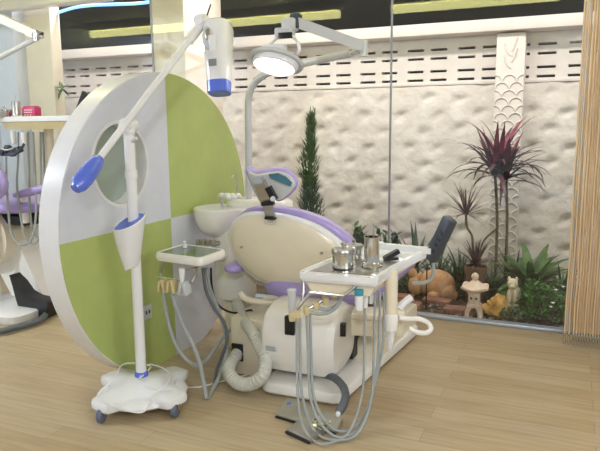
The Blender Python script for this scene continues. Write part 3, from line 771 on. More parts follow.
# lever and loop beside the column
m = MB(); m.tube([(-0.72, 2.85, 0.516), (-0.701, 2.87, 0.543), (-0.674, 2.9, 0.565)], .019, 10, 5); m.build('brake_lever', 'white', du)
m = MB(); m.tube([(-0.722, 2.86, 0.468), (-0.682, 2.88, 0.461), (-0.632, 2.9, 0.461), (-0.592, 2.92, 0.44), (-0.573, 2.9, 0.418), (-0.588, 2.86, 0.409), (-0.63, 2.83, 0.418), (-0.662, 2.82, 0.437)], .0125, 10, 5); m.build('loop_hose', 'ivory', du)
# instrument rail and holders below the front edge
m = MB()
m.tube([(-1.096, 2.55, 0.701), (-1.088, 2.53, 0.65), (-1.085, 2.51, 0.608)], .007, 8, 3); m.tube([(-1.076, 2.58, 0.691), (-1.068, 2.56, 0.635)], .008, 8, 3)
m.build('rail_post', 'steel', du)
m = MB(); m.tube([(-1.088, 2.46, 0.584), (-1.058, 2.46, 0.622), (-1.028, 2.47, 0.66)], .0075, 8, 2); m.tube([(-1.028, 2.47, 0.66), (-0.994, 2.48, 0.663), (-0.94, 2.5, 0.657), (-0.891, 2.52, 0.652)], .0075, 8, 3)
m.tube([(-0.891, 2.52, 0.652), (-0.865, 2.54, 0.67), (-0.844, 2.56, 0.69)], .0075, 8, 3); m.build('handle_rail', 'chrome', du)
m = MB(); q = Vector((-1.121, 2.48, 0.617)); m.lathe([(.012,-.055),(.018,-.04),(.019,.035),(.022,.042),(.021,.05)], q, 18, (-.03,0,1)); m.build('air_syringe', 'armgrey', du)
hx = [(-1.116, 2.5, 0.542), (-1.071, 2.5, 0.561), (-1.036, 2.5, 0.579), (-1.002, 2.5, 0.599), (-0.969, 2.5, 0.619)]
for k, q in enumerate(hx):
    q = Vector(q)+Vector((0,.03*k,0)); sz = (.055,.05,.05) if k == 0 else (.026,.04,.036)
    m = MB(); m.box(q, sz, rotz(.5), bev=.004); m.build('handpiece_holder', 'tan', du)
m = MB(); q = [(-1.079, 2.52, 0.559), (-1.047, 2.55, 0.578), (-1.002, 2.6, 0.607)]; m.tube(q, .008, 8, 3); m.build('holder_bar', 'steel', du)
for q in ([(-1.045, 2.52, 0.556), (-1.009, 2.54, 0.547), (-0.967, 2.56, 0.556), (-0.936, 2.58, 0.587), (-0.912, 2.58, 0.636)], [(-1.022, 2.55, 0.571), (-0.986, 2.57, 0.563), (-0.953, 2.6, 0.575), (-0.931, 2.62, 0.61), (-0.911, 2.62, 0.65)]):
    MB().tube(q, .0085, 8, 5).build('handpiece', 'hose', du)
q = Vector((-0.829, 2.56, 0.627))
sy2 = MB().lathe([(.013,-.048),(.018,-.044),(.020,.02),(.018,.026)], q, 18).build('water_bottle', 'white', du, label='white cylinder hanging under the tray')
MB().lathe([(.0195,.022),(.0205,.026),(.0205,.048),(.017,.05)], q, 18).build('bottle_collar', 'teal', sy2)
q = Vector((-0.818, 2.62, 0.617))
MB().lathe([(.011,-.04),(.013,0),(.013,.06)], q, 14).build('filter_cup', 'white', du)
q = Vector((-0.798, 2.64, 0.623))
MB().lathe([(.011,-.03),(.012,0),(.012,.06)], q, 14).build('filter_cup', 'armgrey', du)
for r_, pts in ((.0058, [(-1.099, 2.48, 0.535), (-1.096, 2.47, 0.387), (-1.071, 2.42, 0.199), (-1.042, 2.4, 0.074), (-0.983, 2.385, 0.012), (-0.916, 2.374, 0.012), (-0.846, 2.48, 0.031), (-0.818, 2.58, 0.176), (-0.824, 2.63, 0.37), (-0.833, 2.66, 0.633)]),
    (.0066, [(-1.087, 2.49, 0.534), (-1.084, 2.48, 0.385), (-1.063, 2.45, 0.188), (-0.996, 2.43, 0.035), (-0.9, 2.419, 0.012), (-0.812, 2.49, 0.024), (-0.778, 2.59, 0.145), (-0.787, 2.66, 0.365), (-0.791, 2.68, 0.637)]),
    (.0066, [(-1.067, 2.52, 0.537), (-1.057, 2.51, 0.379), (-1.036, 2.48, 0.18), (-0.986, 2.45, 0.081), (-0.918, 2.44, 0.027), (-0.858, 2.46, 0.015), (-0.801, 2.56, 0.056), (-0.776, 2.66, 0.258), (-0.773, 2.7, 0.451), (-0.779, 2.72, 0.628)]),
    (.0066, [(-1.054, 2.53, 0.545), (-1.046, 2.52, 0.377), (-1.025, 2.49, 0.188), (-0.978, 2.47, 0.093), (-0.915, 2.47, 0.037), (-0.853, 2.5, 0.03), (-0.804, 2.6, 0.081), (-0.773, 2.7, 0.278), (-0.757, 2.72, 0.446), (-0.765, 2.74, 0.624)])): MB().tube(pts, r_, 8, 6).build('handpiece_hose', 'hose', du)

# ================================================================== THINGS ON THE TRAY
def jar(loc, s_, label):
    t = thing('steel_jar', loc, label, 'jar')
    o = Vector(loc)
    MB().lathe([(.036*s_,0),(.041*s_,.003),(.041*s_,.052*s_),(.043*s_,.054*s_),(.043*s_,.058*s_),(.038*s_,.06*s_)], o, 28).build('jar_body', 'chrome', t)
    MB().lathe([(.0435*s_,.058*s_),(.0445*s_,.06*s_),(.0445*s_,.068*s_),(.041*s_,.074*s_),(.012*s_,.079*s_)], o, 28).build('lid', 'steel', t)
    MB().lathe([(.003,.078*s_),(.004,.085*s_),(.008*s_,.088*s_),(.009*s_,.096*s_),(.005,.1*s_)], o, 14).build('lid_knob', 'steel', t)
    return t
zt = (-0.944, 2.67, 0.742)
jar(zt, 1.22, 'shiny round steel jar with a knobbed lid at the front of the delivery tray')
q = (-0.946, 2.83, 0.745)
jar((q[0],q[1],q[2]), 1.05, 'second steel jar tucked behind the front one on the delivery tray')
q = (-0.827, 2.74, 0.744)
bk = thing('steel_beaker', q, 'tall steel instrument beaker with a flared foot on the delivery tray', 'beaker')
MB().lathe([(.054,0),(.055,.004),(.05,.012),(.037,.022),(.0355,.03),(.0355,.135),(.037,.137),(.037,.14),(.033,.14),(.033,.03),(.005,.027)], q, 32).build('beaker_body', 'chrome', bk, 40)
tw = MB(); tw.cyl((q[0],q[1]+.012,q[2]+.03), (q[0]+.002,q[1]+.02,q[2]+.19), .003); tw.cyl((q[0]+.008,q[1]+.01,q[2]+.03), (q[0]+.004,q[1]+.02,q[2]+.19), .0025)
tag(tw.build('tweezers', 'steel'), 'thin steel tweezers standing in the tall beaker', 'tweezers')
q = Vector((-0.777, 2.866, 0.746))
bkc = thing('bib_clip', q, 'black plastic clip lying on the delivery tray beside the beaker', 'clip')
obm = MB(); obar(obm, q+Vector((-.02,-.01,.012)), q+Vector((.035,.04,.045)), .014, .010, (0,0,1)); obm.build('clip_body', 'black', bkc)
obm = MB(); obar(obm, q+Vector((-.025,-.005,.006)), q+Vector((.035,.03,.010)), .018, .006, (0,0,1)); obm.build('clip_jaw', 'black', bkc)

# ================================================================== FOOT CONTROL
fcx = thing('foot_control', (-1.086, 2.573, 0.0), 'steel foot control pedal on the floor in front of the chair base', 'pedal')
Q = [Vector(v) for v in [(-1.238, 2.535, 0.004), (-0.91, 2.485, 0.004), (-0.908, 2.573, 0.004), (-1.236, 2.684, 0.004)]]
zt_ = Vector((0,0,.045))
tp = [lerp(Q[0],Q[3],.45)+zt_*.75, lerp(Q[1],Q[2],.45)+zt_*.75, lerp(Q[1],Q[2],.93)+zt_, lerp(Q[0],Q[3],.93)+zt_]
MB().loft([Q, [p+Vector((0,0,.012)) for p in Q], tp]).build('housing', 'pedal', fcx, 20)
Q2 = [Vector(v) for v in [(-1.127, 2.415, 0.004), (-0.989, 2.364, 0.004), (-0.958, 2.47, 0.004), (-1.098, 2.505, 0.004)]]
MB().loft([Q2, [p+Vector((0,0,.014)) for p in Q2], [p+Vector((0,0,.022+.012*(i > 1))) for i, p in enumerate([lerp(v, sum(Q2,Vector())/4, .06) for v in Q2])]]).build('tread_plate', 'pedal', fcx, 20)
m = MB(); obar(m, Q2[0]+Vector((.0,-.004,.006)), Q2[1]+Vector((0,-.004,.006)), .006, .006, (0,0,1)); obar(m, Q[0]+Vector((0,-.004,.004)), Q[1]+Vector((0,-.004,.004)), .004, .004, (0,0,1)); m.build('rubber_edge', 'black', fcx)
c_ = Vector((-0.985, 2.476, 0.05))
MB().box(c_, (.075,.07,.008), Matrix.Rotation(.3,3,'X') @ rotz(-.4), bev=.002).build('bright_plate', 'chrome', fcx)
q = Vector((-0.932, 2.572, 0.05)); MB().lathe([(.006,-.012),(.006,0),(.011,.003),(.012,.014),(.008,.02)], q, 14).build('knob', 'white', fcx, label='white knob')
q = Vector((-1.207, 2.619, 0.04)); MB().ell(q, (.010,.010,.010)).build('knob', 'blue', fcx, label='small blue knob')
tag(MB().tube([(-1.118, 2.84, 0.125), (-1.042, 2.8, 0.136), (-0.972, 2.74, 0.129), (-0.933, 2.68, 0.109), (-0.928, 2.63, 0.08), (-0.942, 2.6, 0.051)], .02, 12, 6, rib=.03).build('pedal_hose', 'dhose'), 'thick charcoal hose from the chair base down to the foot control', 'hose')

# ================================================================== SECOND TREATMENT PLACE, BEHIND THE PARTITION
c2 = thing('dental_chair', (-3.75,3.35,0), 'second dental chair with lilac upholstery at the far left behind the partition', 'dental chair')
MB().loft([rrect(-3.86,3.34,.58,.52,.0,.08), rrect(-3.86,3.34,.60,.54,.015,.08), rrect(-3.86,3.34,.60,.54,.06,.08), rrect(-3.86,3.34,.56,.50,.07,.07)]).build('base_plate', 'white', c2)
m = MB(); m.loft([[(-4.05,3.50,.07),(-3.70,3.50,.07),(-3.70,3.80,.07),(-4.05,3.80,.07)], [(-4.35,3.50,.55),(-4.0,3.50,.62),(-4.0,3.8,.62),(-4.35,3.8,.55)]]); m.build('lift_column', 'ivory', c2)
m = MB(); q = Vector((-4.002, 3.45, 0.63)); m.cyl((q.x-.16,3.40,q.z-.08), (q.x-.16,3.62,q.z-.08), .22, n=36); m.build('pivot_cover', 'cream', c2, 60)
s0 = Vector((-4.038, 3.5, 0.802))
m = MB(); m.ell((s0.x-.02,3.62,s0.z), (.42,.30,.065), p=.75); m.build('seat', 'purple', c2, 60)
s1 = Vector((-3.676, 3.4, 0.935))
m = MB(); m.ell((s1.x+.04,3.42,s1.z), (.21,.06,.032), Matrix.Rotation(-.22,3,'Y'), p=.8); ar = m.build('armrest', 'purple', c2, 60)
q = Vector((-3.78, 3.42, 0.823)); MB().cyl((q.x,3.45,q.z-.14), (q.x,3.45,s1.z-.01), .028).build('armrest_post', 'ivory', c2)
q = Vector((-3.782, 3.2, 1.009))
m = MB(); m.ell((q.x-.05,3.22,q.z), (.16,.06,.13)); m.build('backrest_cushion', 'purple', c2, 60)
m = MB(); m.ell((q.x-.07,3.15,q.z-.0), (.135,.03,.105)); m.build('backrest_shell', 'tan', c2, 60)
m = MB(); m.box((s0.x,3.6,s0.z-.11), (.5,.3,.08), bev=.02); m.build('seat_frame', 'black', c2)
# foot lever and hose
fp = thing('foot_lever', (-3.441, 3.111, 0.07), 'black plastic foot lever standing on the second chair base', 'pedal')
LV = [Vector(v) for v in [(-3.828, 3.3, 0.304), (-3.753, 3.3, 0.25), (-3.689, 3.3, 0.179), (-3.603, 3.3, 0.149), (-3.514, 3.3, 0.143), (-3.463, 3.3, 0.126), (-3.479, 3.3, 0.01), (-3.549, 3.3, -0.006), (-3.678, 3.3, 0.002), (-3.747, 3.3, 0.025), (-3.778, 3.3, 0.115), (-3.806, 3.3, 0.229)]]
MB().prism(LV, (.0,.10,0)).build('lever_body', 'black', fp)
MB().tube([LV[-3]+Vector((.02,0,.0)), LV[-3]+Vector((-.03,.02,-.03)), LV[-3]+Vector((-.05,.03,-.07))], .02, 8, 4).build('lever_stem', 'white', fp)
tag(MB().tube([(-3.546, 2.848, 0.03), (-3.482, 2.93, 0.03), (-3.451, 3.046, 0.03), (-3.434, 3.174, 0.03), (-3.51, 3.323, 0.03), (-3.622, 3.443, 0.03)]+[(-3.732, 3.5, 0.026), (-3.969, 3.6, -0.023)]+[(-4.1,3.65,.10)], .022, 10, 6).build('floor_hose', 'dhose'), 'dark hose curving around the white base of the second chair', 'hose')
# tray of the second place
t2 = thing('delivery_unit', (-3.45,3.45,0), 'white instrument tray unit of the second place behind the partition', 'dental unit')
zt2 = 1.474
TP2 = [Vector(p) for p in ((-4.05,3.52,zt2), (-3.66,3.30,zt2), (-2.95,3.30,zt2), (-2.95,3.72,zt2), (-4.05,3.80,zt2))]
def ring5(P, k, z):
    c = sum(P, Vector())/len(P); return [Vector((c.x+(p.x-c.x)*k, c.y+(p.y-c.y)*k, z)) for p in P]
MB().loft([ring5(TP2,.98,zt2-.035), ring5(TP2,1,zt2-.03), ring5(TP2,1,zt2), ring5(TP2,.98,zt2+.004), ring5(TP2,.97,zt2)]).build('tray', 'white', t2, 30)
MB().loft([ring5(TP2,.88,zt2-.085), ring5(TP2,.95,zt2-.036)]).build('tray_underbody', 'tan', t2, 30)
q = (-3.533, 3.5, 1.234)
MB().cyl((q[0],3.5,.45), (q[0],3.5,zt2-.06), .034).build('arm_post', 'cream', t2)
MB().cyl((q[0],3.5,0), (q[0],3.5,.46), .05).build('floor_post', 'ivory', t2)
m = MB(); cl = Vector((-3.731, 3.3, 1.24))
for i in range(5): m.box(cl+Vector((-.10+i*.05,0,random.uniform(-.02,.02))), (.04,.05,.05), Matrix.Rotation(i*.3,3,'Y'), bev=.004)
m.tube([(-3.742, 3.28, 1.205), (-3.653, 3.28, 1.213), (-3.582, 3.28, 1.249), (-3.549, 3.28, 1.285)], .009, 8, 4); m.build('holder_cluster', 'char', t2)
m = MB(); m.tube([(-3.801, 3.26, 1.27), (-3.705, 3.26, 1.242), (-3.637, 3.27, 1.256)], .007, 8, 4); m.build('handle_rail', 'chrome', t2)
for pts in ([(-3.757, 3.3, 1.19), (-3.771, 3.3, 1.022), (-3.777, 3.3, 0.838), (-3.77, 3.3, 0.637), (-3.69, 3.3, 0.544), (-3.577, 3.3, 0.589), (-3.562, 3.35, 0.767), (-3.594, 3.4, 1.055), (-3.603, 3.42, 1.367)],
            [(-3.729, 3.4, 1.368), (-3.729, 3.38, 1.164), (-3.738, 3.36, 0.981), (-3.73, 3.36, 0.78), (-3.699, 3.36, 0.601), (-3.636, 3.38, 0.541), (-3.577, 3.4, 0.647), (-3.56, 3.42, 1.018), (-3.551, 3.44, 1.367)],
            [(-3.652, 3.42, 1.367), (-3.671, 3.42, 1.089), (-3.691, 3.42, 0.804), (-3.68, 3.42, 0.623), (-3.634, 3.44, 0.592), (-3.588, 3.46, 0.751), (-3.581, 3.48, 1.087), (-3.568, 3.48, 1.366)]):
    MB().tube(pts, .008, 8, 6).build('handpiece_hose', 'hose', t2)
for k, (x, mt) in enumerate(((13.5,'armgrey'), (24,'armgrey'))):
    q = Vector([(-3.7, 3.33, 1.333), (-3.599, 3.33, 1.326)][k]); MB().lathe([(.014,-.05),(.018,-.04),(.02,.04)], q, 14).build('water_bottle', 'white', t2)
    ORG
q = (-3.937, 3.48, 1.483)
t = thing('steel_jar', (q[0],3.48,zt2), 'steel jar at the far left on the second instrument tray', 'jar')
MB().lathe([(.05,0),(.052,.004),(.052,.05),(.048,.054)], t.location, 24).build('jar_body', 'steel', t); MB().lathe([(.053,.051),(.053,.06),(.012,.072),(.012,.082),(.004,.086)], t.location, 24).build('lid', 'chrome', t)
q = (-3.847, 3.46, 1.486)
tag(MB().lathe([(.017,0),(.018,.003),(.018,.035),(.010,.045),(.010,.055)], (q[0],3.46,zt2), 18).build('small_bottle', 'maroon'), 'small maroon bottle on the second tray beside a steel jar', 'bottle')
q = (-3.748, 3.42, 1.484)
t = thing('steel_beaker', (q[0],3.42,zt2), 'tall steel beaker standing on the second instrument tray', 'beaker')
MB().lathe([(.043,0),(.043,.006),(.034,.014),(.033,.02),(.033,.115),(.03,.115),(.03,.02),(.004,.018)], t.location, 28).build('beaker_body', 'steel', t, 40)
tag(MB().cyl((q[0]-.005,3.42,zt2+.02), (q[0]-.014,3.43,zt2+.16), .003).build('probe', 'steel'), 'steel probe sticking out of the beaker on the second tray', 'dental probe')
q = (-3.601, 3.42, 1.482)
t = thing('glove_box', (q[0],3.42,zt2), 'magenta box with white lettering on the second instrument tray', 'box')
MB().box((q[0],3.42,zt2+.035), (.125,.06,.07), bev=.003).build('carton', 'pink', t)
m = MB()
for j, (n0, z0) in enumerate(((6,.050), (5,.034), (3,.015))):
    for i in range(n0): m.box((q[0]-.04+i*.08/n0+.006, 3.389, zt2+z0), (.009,.002,.006))
m.build('lettering', 'white', t)
m = MB()
for i in range(5): m.box((q[0]-.045+i*.0225, 3.42, zt2+.074), (.012,.05,.008))
m.build('contents', 'pink', t)
q = (-3.657, 3.4, 1.482)
tag(MB().lathe([(.012,0),(.012,.03),(.006,.036)], (q[0]-.0,3.40,zt2), 12).build('dropper_bottle', 'black'), 'tiny black bottle between the beaker and the magenta box', 'bottle')
# lamp arm at the upper left
l2 = thing('operating_lamp', (-4.6,3.35,0), 'folded grey lamp arm of the second place reaching in at the upper left', 'lamp')
e1 = Vector((-3.364, 3.3, 2.019))
m = MB(); obar(m, (-3.888, 3.3, 2.23), e1, .028, .026); m.build('spring_arm', 'armgrey', l2)
m = MB(); lowe = Vector((-4.021, 3.35, 1.826)); m.cyl(lowe, e1+Vector((-.02,.02,-.012)), .018); m.build('lower_arm', 'armgrey', l2)
m = MB(); m.box(e1, (.055,.06,.045), bev=.006); m.cyl(e1+Vector((.0,-.02,-.04)), e1+Vector((0,-.02,.03)), .016); m.build('elbow', 'chrome', l2)
m = MB(); m.tube([(lowe.x,lowe.y,0), (lowe.x,lowe.y,.7), (lowe.x,lowe.y,lowe.z-.05), lowe, ], .022, 12, 5); m.build('pole', 'armgrey', l2)
hd2 = Vector((-3.888, 3.3, 2.23))
m = MB(); m.ell(hd2+Vector((-.06,0,-.10)), (.13,.09,.05)); m.cyl(hd2, hd2+Vector((-.05,0,-.08)), .02); m.build('lamp_shell', 'white', l2)
# monitor
mo = thing('monitor', (-3.282, 3.6, 1.479), 'dark monitor half hidden behind the top left of the partition', 'monitor')
mc = Vector((-3.204, 3.6, 1.521))
Rmo = Matrix.Rotation(.35,3,'Y') @ Matrix.Rotation(-.2,3,'X')
MB().box(mc, (.26,.03,.21), Rmo, bev=.006).build('casing', 'black', mo)
MB().box(mc+Rmo @ Vector((0,-.016,0)), (.235,.004,.185), Rmo).build('screen', 'screen', mo)
MB().tube([mc+Vector((0,.02,-.05)), mc+Vector((0,.06,-.2)), (mc.x,mc.y+.06,1.474)], .012, 8, 4).build('monitor_stand', 'char', mo)

# ================================================================== STRAND CURTAIN
cu = thing('strand_curtain', (.3,4.14,0), 'bamboo coloured strand curtain with silver weights hanging at the right end of the glass', 'curtain')
MB().box((.33,4.145,2.50), (.74,.10,.08), bev=.008).build('headrail', 'ivory', cu)
def strand_mesh(nm, seedv):
    m = MB(); r2 = random.Random(seedv); pts = [(r2.uniform(-.003,.003) if 0 < i < 12 else 0, r2.uniform(-.003,.003) if 0 < i < 12 else 0, 2.46-(2.46-.075)*i/12) for i in range(13)]
    m.tube(pts, .0048, 6, 3)
    return m
protos = []
x = .030; k = 0
sw = None
while x < .64:
    y = 4.125+.035*(k % 2)
    if k < 3:
        m = strand_mesh('strand', k)
        for v in m.bm.verts: v.co += Vector((x,y,0))
        s_ = m.build('strand', 'strand', cu)
        m = MB(); m.tube([(x-.005,y,.08), (x-.007,y,.04), (x,y,.01), (x+.007,y,.04), (x+.005,y,.08)], .003, 6, 4, ); m.lathe([(.006,.068),(.0065,.07),(.0065,.085),(.005,.088)], (x,y,0), 8)
        w_ = m.build('weight_loop', 'chrome', s_)
        protos.append((s_, w_, x, y))
    else:
        a, b, x0, y0 = protos[k % 3]
        s_ = a.copy(); COL.objects.link(s_); s_.location = (x-x0, y-y0, 0)
        w_ = b.copy(); COL.objects.link(w_); w_.parent = s_
    x += .0078 if x > .075 else .013; k += 1

# ================================================================== GARDEN
gr = random.Random(11)
def gz(): return -.012
# red pavers along the front of the bed
pv = [(-1.62,4.62,.02), (-1.10,4.60,-.05), (-1.20,4.78,.1), (-.90,4.78,-.08), (-.70,4.60,.06), (-.48,4.74,-.05)]
for i, (x, y, a) in enumerate(pv):
    o = MB().box((x,y,.012), (.22,.12,.05), rotz(a), bev=.008).build('paver', 'paver')
    tag(o, 'flat red clay paver in the garden bed near the stone lantern', 'paver', 'red pavers in the garden bed')
m = MB()
for i in range(420):
    x = gr.uniform(-2.2,.25); y = gr.uniform(4.48,4.95); s_ = gr.uniform(.008,.02)
    m.ell((x,y,-.006+s_*.3), (s_,s_*gr.uniform(.6,1),s_*.6), rotz(gr.uniform(0,3)), 6, 4)
tag(m.build('gravel', 'pebble'), 'dark gravel scattered over the garden soil behind the glass', 'gravel', None, 'stuff')
# stone lantern
lx, ly = -.585, 4.53
sl_ = thing('stone_lantern', (lx,ly,-.01), 'small pinkish stone pagoda lantern standing close behind the glass', 'lantern')
m = MB()
for sx in (-1,1):
    for sy in (-1,1): m.tube([(lx+sx*.062,ly+sy*.05,-.01), (lx+sx*.058,ly+sy*.045,.05), (lx+sx*.03,ly+sy*.03,.095)], .022, 8, 4)
m.box((lx,ly,.105), (.13,.12,.035), bev=.01); m.build('footing', 'stone', sl_)
lt = MB().box((lx,ly,.165), (.105,.10,.10), bev=.008).build('light_chamber', 'stone', sl_)
m = MB()
for dx in (-.024,.024): m.cyl((lx+dx,ly-.045,.17), (lx+dx,ly-.054,.17), .010, n=12)
m.build('chamber_opening', 'dark', lt)  # dark discs stand for the shaded holes of the chamber
m = MB(); m.box((lx,ly,.225), (.125,.12,.025), bev=.005); m.build('neck', 'stone', sl_)
def sq(r, z, lift=0, n=8):
    o = []
    for i in range(32):
        a = 2*PI*i/32+PI/4; c, s_ = math.cos(a), math.sin(a); e = 5
        q = (abs(c)**e+abs(s_)**e)**(-1/e); cor = (q-1)/.15
        o.append((lx+c*q*r, ly+s_*q*r, z+lift*cor))
    return o
MB().loft([sq(.10,.238), sq(.128,.243,.012), sq(.126,.256,.014), sq(.085,.272,.003), sq(.05,.298), sq(.03,.318), sq(.022,.322)]).build('roof', 'stone', sl_, 60)
MB().ell((lx,ly,.348), (.036,.036,.034)).build('finial', 'stone', sl_)
sl_.scale = (.74,.74,.87)
# small statue
ssx, ssy = (-0.333, 4.66, 0.103)[:2]
g0 = (-0.33, 4.72, 0.087)[2]
ss = thing('garden_statue', (ssx,ssy,-.01), 'small pale seated stone animal statue beside the ochre rock', 'statue')
m = MB(); m.box((ssx,ssy,.045), (.10,.09,.12), bev=.01); m.build('plinth', 'sand', ss)
m = MB(); m.ell((ssx+.012,ssy+.01,.135), (.052,.05,.065)); m.ell((ssx-.018,ssy-.03,.12), (.02,.025,.055)); m.ell((ssx+.022,ssy-.035,.12), (.02,.025,.055)); m.ell((ssx,ssy-.015,.215), (.038,.04,.042)); m.ell((ssx,ssy-.052,.205), (.02,.018,.016)); m.ell((ssx-.025,ssy-.005,.25), (.012,.01,.018)); m.ell((ssx+.025,ssy-.005,.25), (.012,.01,.018)); [setattr(v.co, 'z', v.co.z+.028) for v in m.bm.verts]; m.build('figure', 'sand', ss, 60)
# ochre rock
def rock(c, r, name, mt, seedv, label, cat='rock'):
    rr = random.Random(seedv); ph = [rr.uniform(0,6) for _ in range(6)]
    def fn(q):
        n = q.normalized(); k = 1+.16*math.sin(5*n.x+ph[0])+.13*math.sin(7*n.y+ph[1])+.12*math.sin(6*n.z+ph[2])+.08*math.sin(13*n.x+9*n.z+ph[3])+.05*math.sin(21*n.y+17*n.z+ph[4])
        return q*k
    return tag(MB().ell(c, r, n=28, m=18, fn=fn).build(name, mt, ang=35), label, cat)
q = (-0.423, 4.6, 0.064)
rock((q[0],4.62,.045), (.105,.07,.085), 'garden_rock', 'ochre', 4, 'ochre yellow rock right of the stone lantern')
# terracotta animal
tx, ty = -.98, 4.98
ta = thing('terracotta_animal', (tx,ty,-.01), 'terracotta animal figure crouching among the plants under the control panel', 'ornament')
m = MB(); m.ell((tx+.03,ty,.10), (.155,.12,.125), n=28, m=16); m.ell((tx+.12,ty-.04,.06), (.075,.07,.075)); m.ell((tx+.03,ty-.09,.035), (.05,.05,.04)); m.ell((tx+.17,ty-.02,.03), (.04,.05,.04)); m.ell((tx-.13,ty-.03,.085), (.065,.06,.09)); m.build('body', 'clay', ta, 60)
m = MB(); m.ell((tx-.155,ty-.035,.175), (.038,.03,.062), Matrix.Rotation(-.35,3,'Y')); m.ell((tx-.10,ty-.05,.16), (.022,.02,.045), Matrix.Rotation(.3,3,'Y')); m.build('ear', 'clay', ta, 60)
# garden spike
q = (-0.951, 4.6, 0.304)
tag(MB().cyl((q[0],4.60,-.02), (q[0],4.60,.34), .005, n=8).build('garden_stake', 'black'), 'thin black stake in front of the terracotta animal', 'stake')
# conifer
cx, cy = -2.16, 5.22
cf = thing('conifer', (cx,cy,-.01), 'tall narrow dark green conifer behind the dental chair', 'tree')
MB().tube([(cx,cy,-.02), (cx+.01,cy,.6), (cx,cy,1.1), (cx+.02,cy,1.45)], [.022,.018,.012,.006], 8, 4).build('trunk', 'stem', cf)
m = MB()
def conrad(t): return .02+.145*min(1,(1-t)*2.2)**.8*(.75+.25*math.sin(t*19+1)) if t < .97 else .012
for i in range(2000):
    t = gr.random()**.85; z = .12+t*1.36; r = conrad(t)*gr.random()**.45; a = gr.uniform(0,2*PI)
    if t > .62 and gr.random() < .35: continue
    m.leaf((cx+.015*math.sin(z*5)+math.cos(a)*r*.75, cy+math.sin(a)*r*.75, z), a, gr.uniform(.75,1.35), gr.uniform(.045,.10), gr.uniform(.008,.016), gr.uniform(-.3,.3), 3, .2)
for a, h_ in ((3.1,1.50), (.2,1.55), (.5,1.40), (5.6,1.33), (2.6,1.28)):
    for k in range(26):
        z = h_-.02-k*.0095; m.leaf((cx+math.cos(a)*(.035-.0004*k)+.004*math.sin(k), cy+math.sin(a)*.03, z), gr.uniform(0,6.3), gr.uniform(.8,1.3), .045, .009, 0, 3, .2)
m.build('foliage', 'leafdark', cf, 180)
# strap-leaved plants
def rosette(m, c, n, l, w_, el=(.2,1.3), droop=(.6,1.2), tip=1.0, seg=6):
    for i in range(n):
        a = 2.39996*i+gr.uniform(-.2,.2); t = i/n
        m.leaf((c[0]+math.cos(a)*.01, c[1]+math.sin(a)*.01, c[2]+.012*gr.random()), a, el[0]+(el[1]-el[0])*t+gr.uniform(-.1,.1), l*gr.uniform(.75,1.1), w_*gr.uniform(.8,1.1), gr.uniform(*droop), seg, .25, tip)
    return m
dcx, dcy = (-0.497, 5.15, 1.035)[:2]
dr = thing('red_dracaena', (dcx,dcy,-.01), 'tall cordyline with burgundy strap leaves on two thin stems before the scaled column', 'plant')
heads = [(-0.543, 5.15, 1.05), (-0.461, 5.18, 1.017), (-0.513, 5.2, 1.111)]
for (hx_, hy_, hz_), fx in zip(heads[:2], [(-0.506, 5.15, 0.511), (-0.432, 5.18, 0.51)]):
    MB().tube([(fx[0],fx[1],-.02), (fx[0],fx[1],.3), (fx[0]-.005,fx[1],.65), (hx_,hy_,hz_-.03)], .0115, 8, 4).build('stem', 'stem', dr)
m = MB(); 
for (hx_, hy_, hz_) in heads: rosette(m, (hx_,hy_,hz_-.07), 14, .50, .05, (.0,1.4), (1.1,2.3))
for a, l in ((3.4,.42), (.1,.42), (.4,.4), (3.0,.4), (5.9,.36), (3.7,.4)): m.leaf((dcx,dcy,heads[0][2]-.05), a, gr.uniform(.3,.7), l, .045, 1.7, 7)
m.build('leaves', 'leafplum', dr, 180)
m = MB()
for (hx_, hy_, hz_) in heads: rosette(m, (hx_,hy_,hz_-.02), 5, .44, .055, (.7,1.5), (.1,1.1))
for a, e, l in ((2.6,1.15,.38), (3.3,1.25,.4), (2.9,1.35,.37), (.4,1.0,.32)): m.leaf((heads[0][0]-.02,dcy,heads[0][2]-.02), a, e, l, .055, .2, 7)
m.build('young_leaves', 'leafred', dr, 180, 'young reddish leaves')
# thin stemmed dracaena in a pot
mx_, my_ = (-0.624, 4.85, 0.341)[:2]
pd = thing('potted_dracaena', (mx_,my_,-.01), 'clay pot of spiky dark leaves with a thin crooked dracaena stem behind the lantern', 'plant')
pz = 0.309
pt = MB().lathe([(.06,-.01),(.065,.0),(.078,pz-.04),(.086,pz-.038),(.086,pz),(.078,pz),(.075,pz-.02),(.005,pz-.025)], (mx_,my_,0), 28).build('pot', 'pot', pd)
ct_ = Vector((-0.712, 4.85, 0.704))
MB().tube([(mx_,my_,pz-.03), Vector((-0.65, 4.85, 0.434)), Vector((-0.661, 4.85, 0.543)), Vector((-0.701, 4.85, 0.611)), ct_], .009, 8, 5).build('stem', 'stem', pd)
MB().tube([(mx_+.01,my_,pz-.03), Vector((-0.597, 4.9, 0.444)), Vector((-0.562, 4.9, 0.525)), Vector((-0.486, 4.92, 0.605))], .007, 8, 5).build('stem', 'stem', pd)
m = rosette(MB(), ct_, 44, .28, .014, (-.35,1.5), (.2,.7)); m.build('crown', 'leafplum', pd, 180)
m = rosette(MB(), (mx_,my_,pz), 26, .24, .026, (.2,1.5), (.2,.8)); m.build('spiky_leaves', 'leafplum', pd, 180)
# broad leaved bromeliad
bx_, by_ = (-0.221, 4.95, 0.172)[:2]
br = thing('bromeliad', (bx_,by_,-.01), 'big green plant with broad arching leaves right of the statue', 'plant')
m = rosette(MB(), (bx_,by_,.10), 52, .42, .085, (.05,1.35), (.7,1.4), .6, 8); m.build('leaves', 'leaf', br, 180)
MB().cyl((bx_,by_,-.02), (bx_,by_,.14), .04, .03).build('stalk', 'stem', br)
